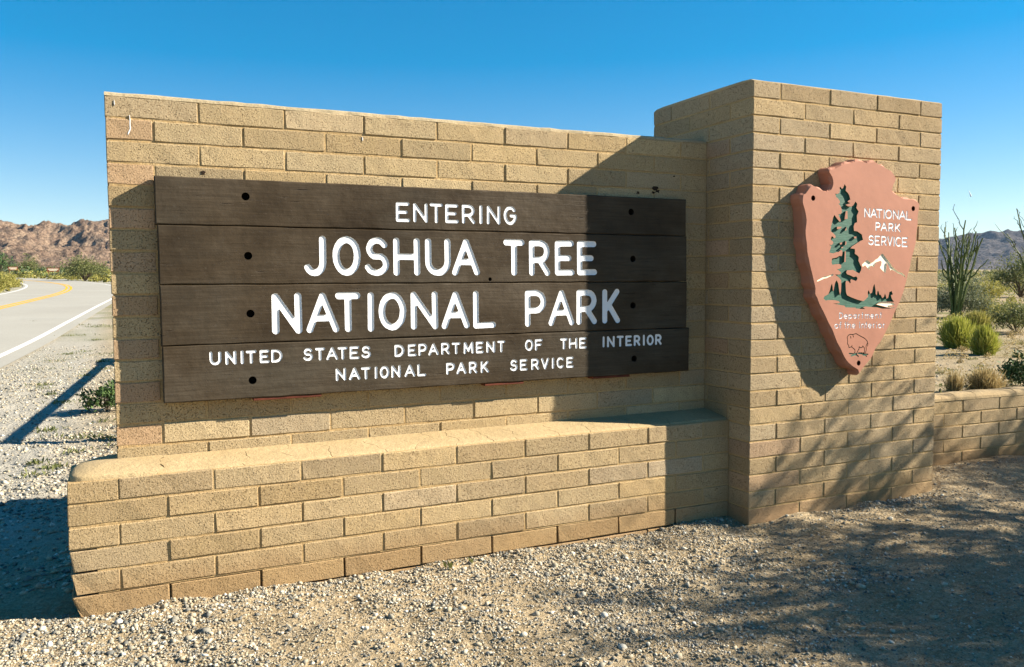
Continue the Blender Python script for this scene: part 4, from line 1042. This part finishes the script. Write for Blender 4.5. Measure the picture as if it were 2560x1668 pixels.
# --- ocotillos: whip stems from one crown, forking and wavering towards the tips
def ocotillo(label, x, y, h, spread, n, seed, lean=0):
    r = random.Random(seed); rr = np.random.default_rng(seed)
    e = empty('ocotillo', (x, y, gz(x, y) - .03), label, 'ocotillo')
    leafc = []
    for i in range(n):
        G = Geo(); a = i * 2.4 + r.uniform(-.4, .4); sp = spread * (.25 + .75 * i / n); ln = h * r.uniform(.72, 1.02)
        dirv = Vector((math.cos(a) * sp + lean, math.sin(a) * sp, 0)); pts = []; m = 10
        bx = Vector((math.cos(a), math.sin(a), 0)) * r.uniform(.02, .14)
        for k in range(m + 1):
            t = k / m
            wv = .05 * h * t * .55
            pts.append(bx + dirv * (t ** 1.35) + Vector((0, 0, ln * t * (1 - .05 * t))) + Vector((math.sin(t * 7 + i) * wv * .5 + r.uniform(-wv, wv) * .35, math.cos(t * 6 + i * 2) * wv * .5 + r.uniform(-wv, wv) * .35, 0)))
        rad = [.046 * (1 - .62 * k / m) + .004 for k in range(m + 1)]
        G.add(*tube_geo(pts, rad, 5))
        for b in range(r.choice([3, 4, 5])):
            k0 = r.randint(4, 9); p0 = pts[k0]; q = [p0]; dv = (pts[k0] - pts[k0 - 1]).normalized()
            aa = r.uniform(0, 6.283); l2 = ln * r.uniform(.12, .26)
            for s in range(1, 6):
                t = s / 5
                q.append(p0 + dv * l2 * t + Vector((math.cos(aa), math.sin(aa), 0)) * l2 * .42 * t ** .7 + Vector((r.uniform(-1, 1), r.uniform(-1, 1), 0)) * .05)
            G.add(*tube_geo(q, [rad[k0] * .8 * (1 - .55 * s / 5) for s in range(6)], 4))
            leafc += [tuple(p) for p in q[1:]]
        link('stem', G.mesh('stem', False), M['ocotillo'], e)
        for k in range(1, m):
            for _ in range(3):
                t = r.random(); leafc.append(tuple(pts[k] * (1 - t) + pts[k + 1] * t))
    c = np.array(leafc) + rr.normal(0, .022, (len(leafc), 3))
    c = np.repeat(c, 3, 0) + rr.normal(0, .02, (len(leafc) * 3, 3)); k = len(c)
    d = unit(rr.normal(0, 1, (k, 3)) + np.array([0, 0, .5])); s = unit(np.cross(d, rr.normal(0, 1, (k, 3))))
    link('leaves', cat_mesh('leaves', [quads(c, d, s, rr.uniform(.025, .05, k), rr.uniform(.012, .02, k))]), M['leaf_palo'], e)
    return e
ocotillo('tall many-stemmed green ocotillo beside the pillar edge', 26.3, 15.2, 3.55, .85, 13, 3, .12)
ocotillo('bare-tipped ocotillo cut by the right picture edge', 38.5, 20.2, 4.9, 1.2, 9, 8, -.5)

# --- shrubs right of the pillar
shrub('desert_shrub', 'dense grey-green shrub round the foot of the tall ocotillo', 'shrub', 27.0, 15.5, 1.9, 1.35, 5200, 'leafy', 1, .075, 'leaf_grey', 14)
shrub('desert_shrub', 'yellow-green shrub just right of the grey-green shrub', 'shrub', 27.7, 15.2, 1.0, .85, 1900, 'leafy', 2, .06, 'leaf_yellow', 8)
shrub('broom_shrub', 'larger bright green feathery shrub behind the low wall', 'shrub', 16.6, 7.95, .86, .68, 3600, 'broom', 3, .0055, 'leaf_bright', 12, .008)
shrub('broom_shrub', 'smaller rounder bright green feathery shrub nearest the low wall', 'shrub', 15.65, 6.65, .62, .58, 3200, 'broom', 4, .005, 'leaf_bright', 10, .008)
shrub('broom_shrub', 'straw-yellow feathery shrub behind the bright green pair', 'shrub', 20.5, 10.3, .95, .62, 2200, 'broom', 5, .007, 'leaf_yellow', 10, .01)
shrub('desert_shrub', 'round olive shrub half cut by the right picture edge', 'shrub', 21.6, 9.9, 1.4, .85, 4000, 'leafy', 6, .06, 'leaf_palo', 14)
shrub('desert_shrub', 'dark green leafy plant at the right edge above the low wall', 'plant', 11.66, 3.2, .62, .46, 1500, 'leafy', 7, .055, 'leaf_dark', 8, .006)
shrub('dry_grass', 'straw-coloured dry grass clump above the low wall cap', 'grass', 10.4, 2.95, .62, .34, 1500, 'broom', 8, .0035, 'straw', 0)
shrub('dry_grass', 'thin brown dry grass clump left of the straw clump', 'grass', 9.95, 3.05, .36, .30, 500, 'broom', 9, .003, 'straw', 6, .003)
shrub('palo_verde_bush', 'wide airy olive bush against the grey hills', 'bush', 50.2, 28.6, 3.6, 2.5, 5200, 'leafy', 10, .13, 'leaf_palo', 26, .035)
shrub('desert_shrub', 'low yellow-green creosote shrub before the airy olive bush', 'shrub', 44.3, 26.8, 2.1, 1.15, 2200, 'leafy', 11, .11, 'leaf_yellow', 12)
shrub('desert_shrub', 'green creosote shrub seen through the ocotillo stems', 'shrub', 45.1, 28.6, 1.7, 1.1, 1900, 'leafy', 12, .11, 'leaf_palo', 12)
shrub('desert_shrub', 'small tan-green shrub on the sand beyond the round olive shrub', 'shrub', 28.9, 15.2, 1.0, .52, 1300, 'leafy', 13, .06, 'leaf_yellow', 6)
shrub('desert_shrub', 'grey-green shrub touching the pillar edge', 'shrub', 29.2, 18.2, 1.4, .98, 2400, 'leafy', 14, .075, 'leaf_grey', 10)
# --- shrubs by the road
shrub('roadside_plant', 'small leafy green plant against the wall end on the gravel', 'plant', -.13, 6.3, .46, .34, 1300, 'leafy', 15, .05, 'leaf_dark', 10, .004)
shrub('palo_verde_bush', 'broad airy green bush beyond the road bend beside the wall', 'bush', -3.6, 112, 5.2, 3.1, 3800, 'leafy', 16, .22, 'leaf_palo', 24, .05)
shrub('palo_verde_bush', 'dark green tree-like bush at the far left picture edge', 'bush', -19.6, 178, 5.4, 4.3, 2600, 'leafy', 17, .30, 'leaf_dark', 14, .06)
shrub('palo_verde_bush', 'rounded olive bush between the two far roadside signs', 'bush', -14.6, 174, 4.2, 3.7, 2200, 'leafy', 18, .28, 'leaf_palo', 12, .05)
shrub('desert_shrub', 'low dark shrub behind the brown roadside sign', 'shrub', -10.8, 166, 3.4, 1.8, 1300, 'leafy', 19, .22, 'leaf_dark', 6)
shrub('desert_shrub', 'yellow-green shrub beside the wall beyond the road', 'shrub', -1.2, 119, 3.0, 1.5, 1500, 'leafy', 20, .2, 'leaf_yellow', 6)
VL = ['yellow-green shrub on the verge closest to the inner white line', 'second yellow-green verge shrub along the inner white line', 'third yellow-green verge shrub along the inner white line', 'fourth yellow-green verge shrub along the inner white line', 'lowest yellow-green verge shrub nearest the camera inside the bend', 'farthest and widest yellow-green verge shrub inside the bend']
for i, (x, y, w, h) in enumerate([(-7.75, 66, 1.7, .95), (-7.8, 70, 1.6, 1.05), (-7.9, 74, 1.7, 1.1), (-8.4, 78, 1.9, 1.15), (-7.7, 61, 1.6, .85), (-9.1, 83, 2.4, 1.3)]):
    shrub('verge_shrub', VL[i], 'shrub', x, y, w, h, 1500, 'leafy', 30 + i, .13, 'leaf_yellow', 0, group='verge shrubs inside the road bend')

# --- far brush: one mass on each side
def far_brush(name, pts, seed, lm, leaf, per=60, hh=(.4, 1.3)):
    r = np.random.default_rng(seed); parts = []
    for x, y in pts:
        h = r.uniform(*hh); w = h * r.uniform(1.1, 2.0); n = per
        u = unit(r.normal(0, 1, (n, 3))); u[:, 2] = np.abs(u[:, 2])
        c = u * (r.uniform(.3, 1, n) ** .5)[:, None] * np.array([w / 2, w / 2, h]) + np.array([x, y, gz(x, y)])
        d = unit(r.normal(0, 1, (n, 3)) + np.array([0, 0, .6])); s = unit(np.cross(d, r.normal(0, 1, (n, 3))))
        k = leaf * (np.hypot(x, y) / 60) ** .5
        parts.append(quads(c, d, s, k * r.uniform(.8, 1.5, n), k * .6 * r.uniform(.7, 1.2, n)))
    return tag(link(name, cat_mesh(name, parts), M[lm]), kind='stuff')
def polar(n, a0, a1, d0, d1, seed, cond=None):
    r = np.random.default_rng(seed); out = []
    while len(out) < n:
        a = r.uniform(a0, a1); d = d0 * (d1 / d0) ** r.uniform(0, 1); x = math.sin(a) * d; y = -4.3 + math.cos(a) * d
        if cond is None or cond(x, y): out.append((x, y))
    return out
def off_road(x, y):
    dd = np.min(np.hypot(CL[:, 0] - x, CL[:, 1] - y)); return dd > 6.2
far_brush('distant_brush', polar(300, .88, 1.10, 60, 700, 1), 1, 'leaf_yellow', .16, 50, (.5, 1.4))
far_brush('distant_brush', polar(260, .88, 1.10, 70, 900, 2), 2, 'leaf_grey', .17, 50, (.6, 1.6))
far_brush('distant_brush', polar(40, .88, 1.05, 26, 60, 9), 9, 'leaf_yellow', .10, 90, (.2, .55))
far_brush('distant_brush', polar(420, -.17, .04, 98, 600, 3, off_road), 3, 'leaf_yellow', .22, 50, (.5, 1.5))
far_brush('distant_brush', polar(300, -.17, .04, 110, 700, 4, off_road), 4, 'leaf_grey', .24, 50, (.6, 1.9))
far_brush('distant_brush', polar(120, -.17, .04, 150, 600, 5, off_road), 5, 'leaf_dark', .26, 60, (.9, 2.2))

_vr = np.random.default_rng(77); _vp = []
while len(_vp) < 170:
    k = int(_vr.integers(0, len(CL))); 
    if not 44 < CL[k, 1] < 125: continue
    q = CL[k] - nr[k] * _vr.uniform(3.65, 11); _vp.append((q[0], q[1]))
far_brush('verge_grass', _vp, 12, 'leaf_yellow', .13, 70, (.2, .6))
_vp = []
while len(_vp) < 200:
    k = int(_vr.integers(0, len(CL)));
    if not 70 < CL[k, 1] < 180: continue
    q = CL[k] + nr[k] * _vr.uniform(5.0, 14); _vp.append((q[0], q[1]))
far_brush('verge_grass', _vp, 13, 'leaf_yellow', .15, 60, (.2, .7))
far_brush('dry_grass_patches', polar(150, .90, 1.05, 14, 60, 21, lambda x, y: y > 3.5), 14, 'straw', .07, 60, (.08, .25))
# --- weeds: tiny annuals on the shoulder and the sand
def weeds(pts, seed):
    r = np.random.default_rng(seed); parts = []
    for x, y, w, n in pts:
        c0 = np.array([x, y, gz(x, y)])
        b = c0 + np.stack([r.normal(0, w * .5, n), r.normal(0, w * .35, n), np.zeros(n)], 1)
        d = unit(r.normal(0, .8, (n, 3)) + np.array([0, 0, 1.0])); ln = r.uniform(.02, .065, n)
        s = unit(np.cross(d, r.normal(0, 1, (n, 3))))
        parts.append(quads(b + d * ln[:, None] * .5, d, s, ln, ln * .28))
    return tag(link('weeds', cat_mesh('weeds', parts), M['leaf_palo']), kind='stuff')
wp = []
for _ in range(26):
    y = random.uniform(3.0, 26); x = random.uniform(-.25 * (y * .35) - .35, .02 * y - .05); wp.append((x, y, random.uniform(.06, .22) * (1 + y / 16), random.randint(30, 90)))
for _ in range(50):
    x = random.uniform(7, 20); y = (x - 3) * .42 + random.uniform(-1.2, 2.2); wp.append((x, y, random.uniform(.1, .3), 60))
wp += [(1.55, -.33, .02, 8), (1.68, -.31, .02, 7), (-.05, 2.4, .08, 40), (-.2, 2.8, .06, 30), (-.1, 4.4, .12, 60), (-.35, 3.9, .1, 40)]
weeds(wp, 6)

# --- two brown information signs far along the road
def far_sign(label, x, y, w, h, z, rot):
    e = empty('roadside_sign', (x, y, gz(x, y)), label, 'sign'); e.rotation_euler = (0, 0, rot)
    link('board', from_bm('board', box_bm(-w / 2, w / 2, -.03, .03, z, z + h, .01)), M['signbrown'], e)
    link('panel_line', from_bm('panel_line', box_bm(-w * .4, w * .4, -.036, -.0305, z + h * .56, z + h * .70)), M['cream'], e)
    link('panel_line', from_bm('panel_line', box_bm(-w * .3, w * .3, -.036, -.0305, z + h * .28, z + h * .40)), M['cream'], e)
    for s in (-1, 1): link('post', from_bm('post', box_bm(s * w * .36 - .05, s * w * .36 + .05, .031, .13, -.3, z + h * .9)), M['signbrown'], e)
M['signbrown'] = plain('sign_brown', (.20, .075, .035), .7, .2)
far_sign('brown roadside sign board on posts beyond the road bend', -8.9, 143, 1.75, .62, 1.0, .05)
far_sign('reddish roadside sign at the far left near the dark bush', -16.4, 165, 1.5, .62, 1.15, .1)

# --- guessed gate and pole, added unseen behind the wall for their shadows
gate = empty('guessed_gate', (1.3, 3.82, 0), 'guessed long pipe gate, added unseen behind the wall to shadow the gravel', 'gate')
def gpipe(name, pts, rad, n=8):
    V, F = tube_geo(pts, [rad] * len(pts), n); o = link(name, mesh(name, V, F, True), M['gatepaint'], gate)
    o.matrix_parent_inverse = Matrix.Translation(-Vector(gate.location)); return o
M['gatepaint'] = plain('gate_paint', (.16, .11, .07), .6, .3)
gpipe('post', [(1.3, 3.82, -.3), (1.3, 3.82, 1.75)], .055)
gpipe('rail', [(1.3, 3.86, 1.357), (1.374, 11.6, 1.05)], .048)
gpipe('rail_end', [(1.374, 11.1, 1.07), (1.378, 12.3, 1.02)], .08)
gpipe('truss_rod', [(1.375, 11.4, 1.03), (1.372, 10.5, .80), (1.36, 9.4, .86), (1.35, 8.0, .70), (1.33, 6.2, .62), (1.3, 3.9, .55)], .035)  # rod bent to give the shadow its curved branch
pole = tube_geo([(3.0, 24.6, gz(3, 24.6) - .3), (3.0, 24.6, gz(3, 24.6) + 3.7)], [.035, .03], 8)
tag(link('guessed_pole', mesh('guessed_pole', *pole, True), M['gatepaint']), 'guessed slender pole, added unseen behind the wall for a thin road shadow', 'pole')

# --- shade tree to the right of the camera: its broken shadow lies over sand, pillar foot and low wall
def shade_tree(x, y, c, rad, seed, nleaf, label='palo verde tree right of the view that shades the sandy ground'):
    r = random.Random(seed); rr = np.random.default_rng(seed)
    e = empty('palo_verde_tree', (x, y, gz(x, y) - .05), label, 'tree')
    C0 = Vector(c) - Vector(e.location); tips = []
    G = Geo()
    def limb(p, d, ln, rd, lev):
        pts = [p]; m = 5; q = p.copy(); dd = d.copy()
        for k in range(m):
            dd = (dd + Vector((r.uniform(-.22, .22), r.uniform(-.22, .22), r.uniform(-.10, .16)))).normalized(); q = q + dd * ln / m; pts.append(q.copy())
        G.add(*tube_geo(pts, [rd * (1 - .5 * k / m) for k in range(m + 1)], 5 if lev > 1 else 8, False))
        if lev >= 3:
            tips.extend(pts[2:]); return
        for i in range(r.choice([4, 5, 5])):
            t = r.randint(2, m); tgt = C0 + Vector((r.uniform(-1, 1) * rad[0], r.uniform(-1, 1) * rad[1], r.uniform(-1, 1) * rad[2]))
            dn = ((tgt - pts[t]).normalized() * .9 + dd * .5 + Vector((r.uniform(-.4, .4), r.uniform(-.4, .4), r.uniform(-.2, .3)))).normalized()
            limb(pts[t], dn, ln * r.uniform(.6, .85), rd * .5, lev + 1)
    for i in range(5):
        a = i * 1.26 + .3; limb(Vector((0, 0, -.1)), Vector((math.cos(a) * .55, math.sin(a) * .55, 1)).normalized(), 1.9, .10, 0)
    link('trunk', G.mesh('trunk', True), M['bark'], e)
    T = np.array([tuple(t) for t in tips]); q = (T - np.array(C0)) / np.array(rad); T = T[(q ** 2).sum(1) < 1.25]
    if len(T) < 30: T = np.array([tuple(t) for t in tips])
    ci = rr.integers(0, len(T), nleaf)
    cpt = T[ci] + rr.normal(0, 1, (nleaf, 3)) * np.array([.085, .085, .03])
    d = unit(rr.normal(0, 1, (nleaf, 3))); s = unit(np.cross(d, rr.normal(0, 1, (nleaf, 3))))
    link('crown', cat_mesh('crown', [quads(cpt, d, s, rr.uniform(.05, .10, nleaf), rr.uniform(.018, .032, nleaf))]), M['leaf_palo'], e)
shade_tree(9.0, -4.4, (8.6, -3.3, 2.9), (3.3, 2.6, 1.2), 4, 30000)
shade_tree(11.6, -2.7, (10.6, -1.9, 2.8), (1.7, 1.3, .9), 9, 9000, 'smaller palo verde tree right of the view that shades the low wall')

# --- a short contrail high above the right-hand hills
V, F = tube_geo([(5229, 3812, 600), (5234, 3807, 580), (5240, 3801, 556)], [.8, 3.0, 5.0], 10)
M['vapour'] = plain('vapour', (.9, .9, .9), 1, 0)
tag(link('contrail', mesh('contrail', V, F, True), M['vapour']), 'tiny white contrail wisp in the sky right of the pillar', 'contrail')
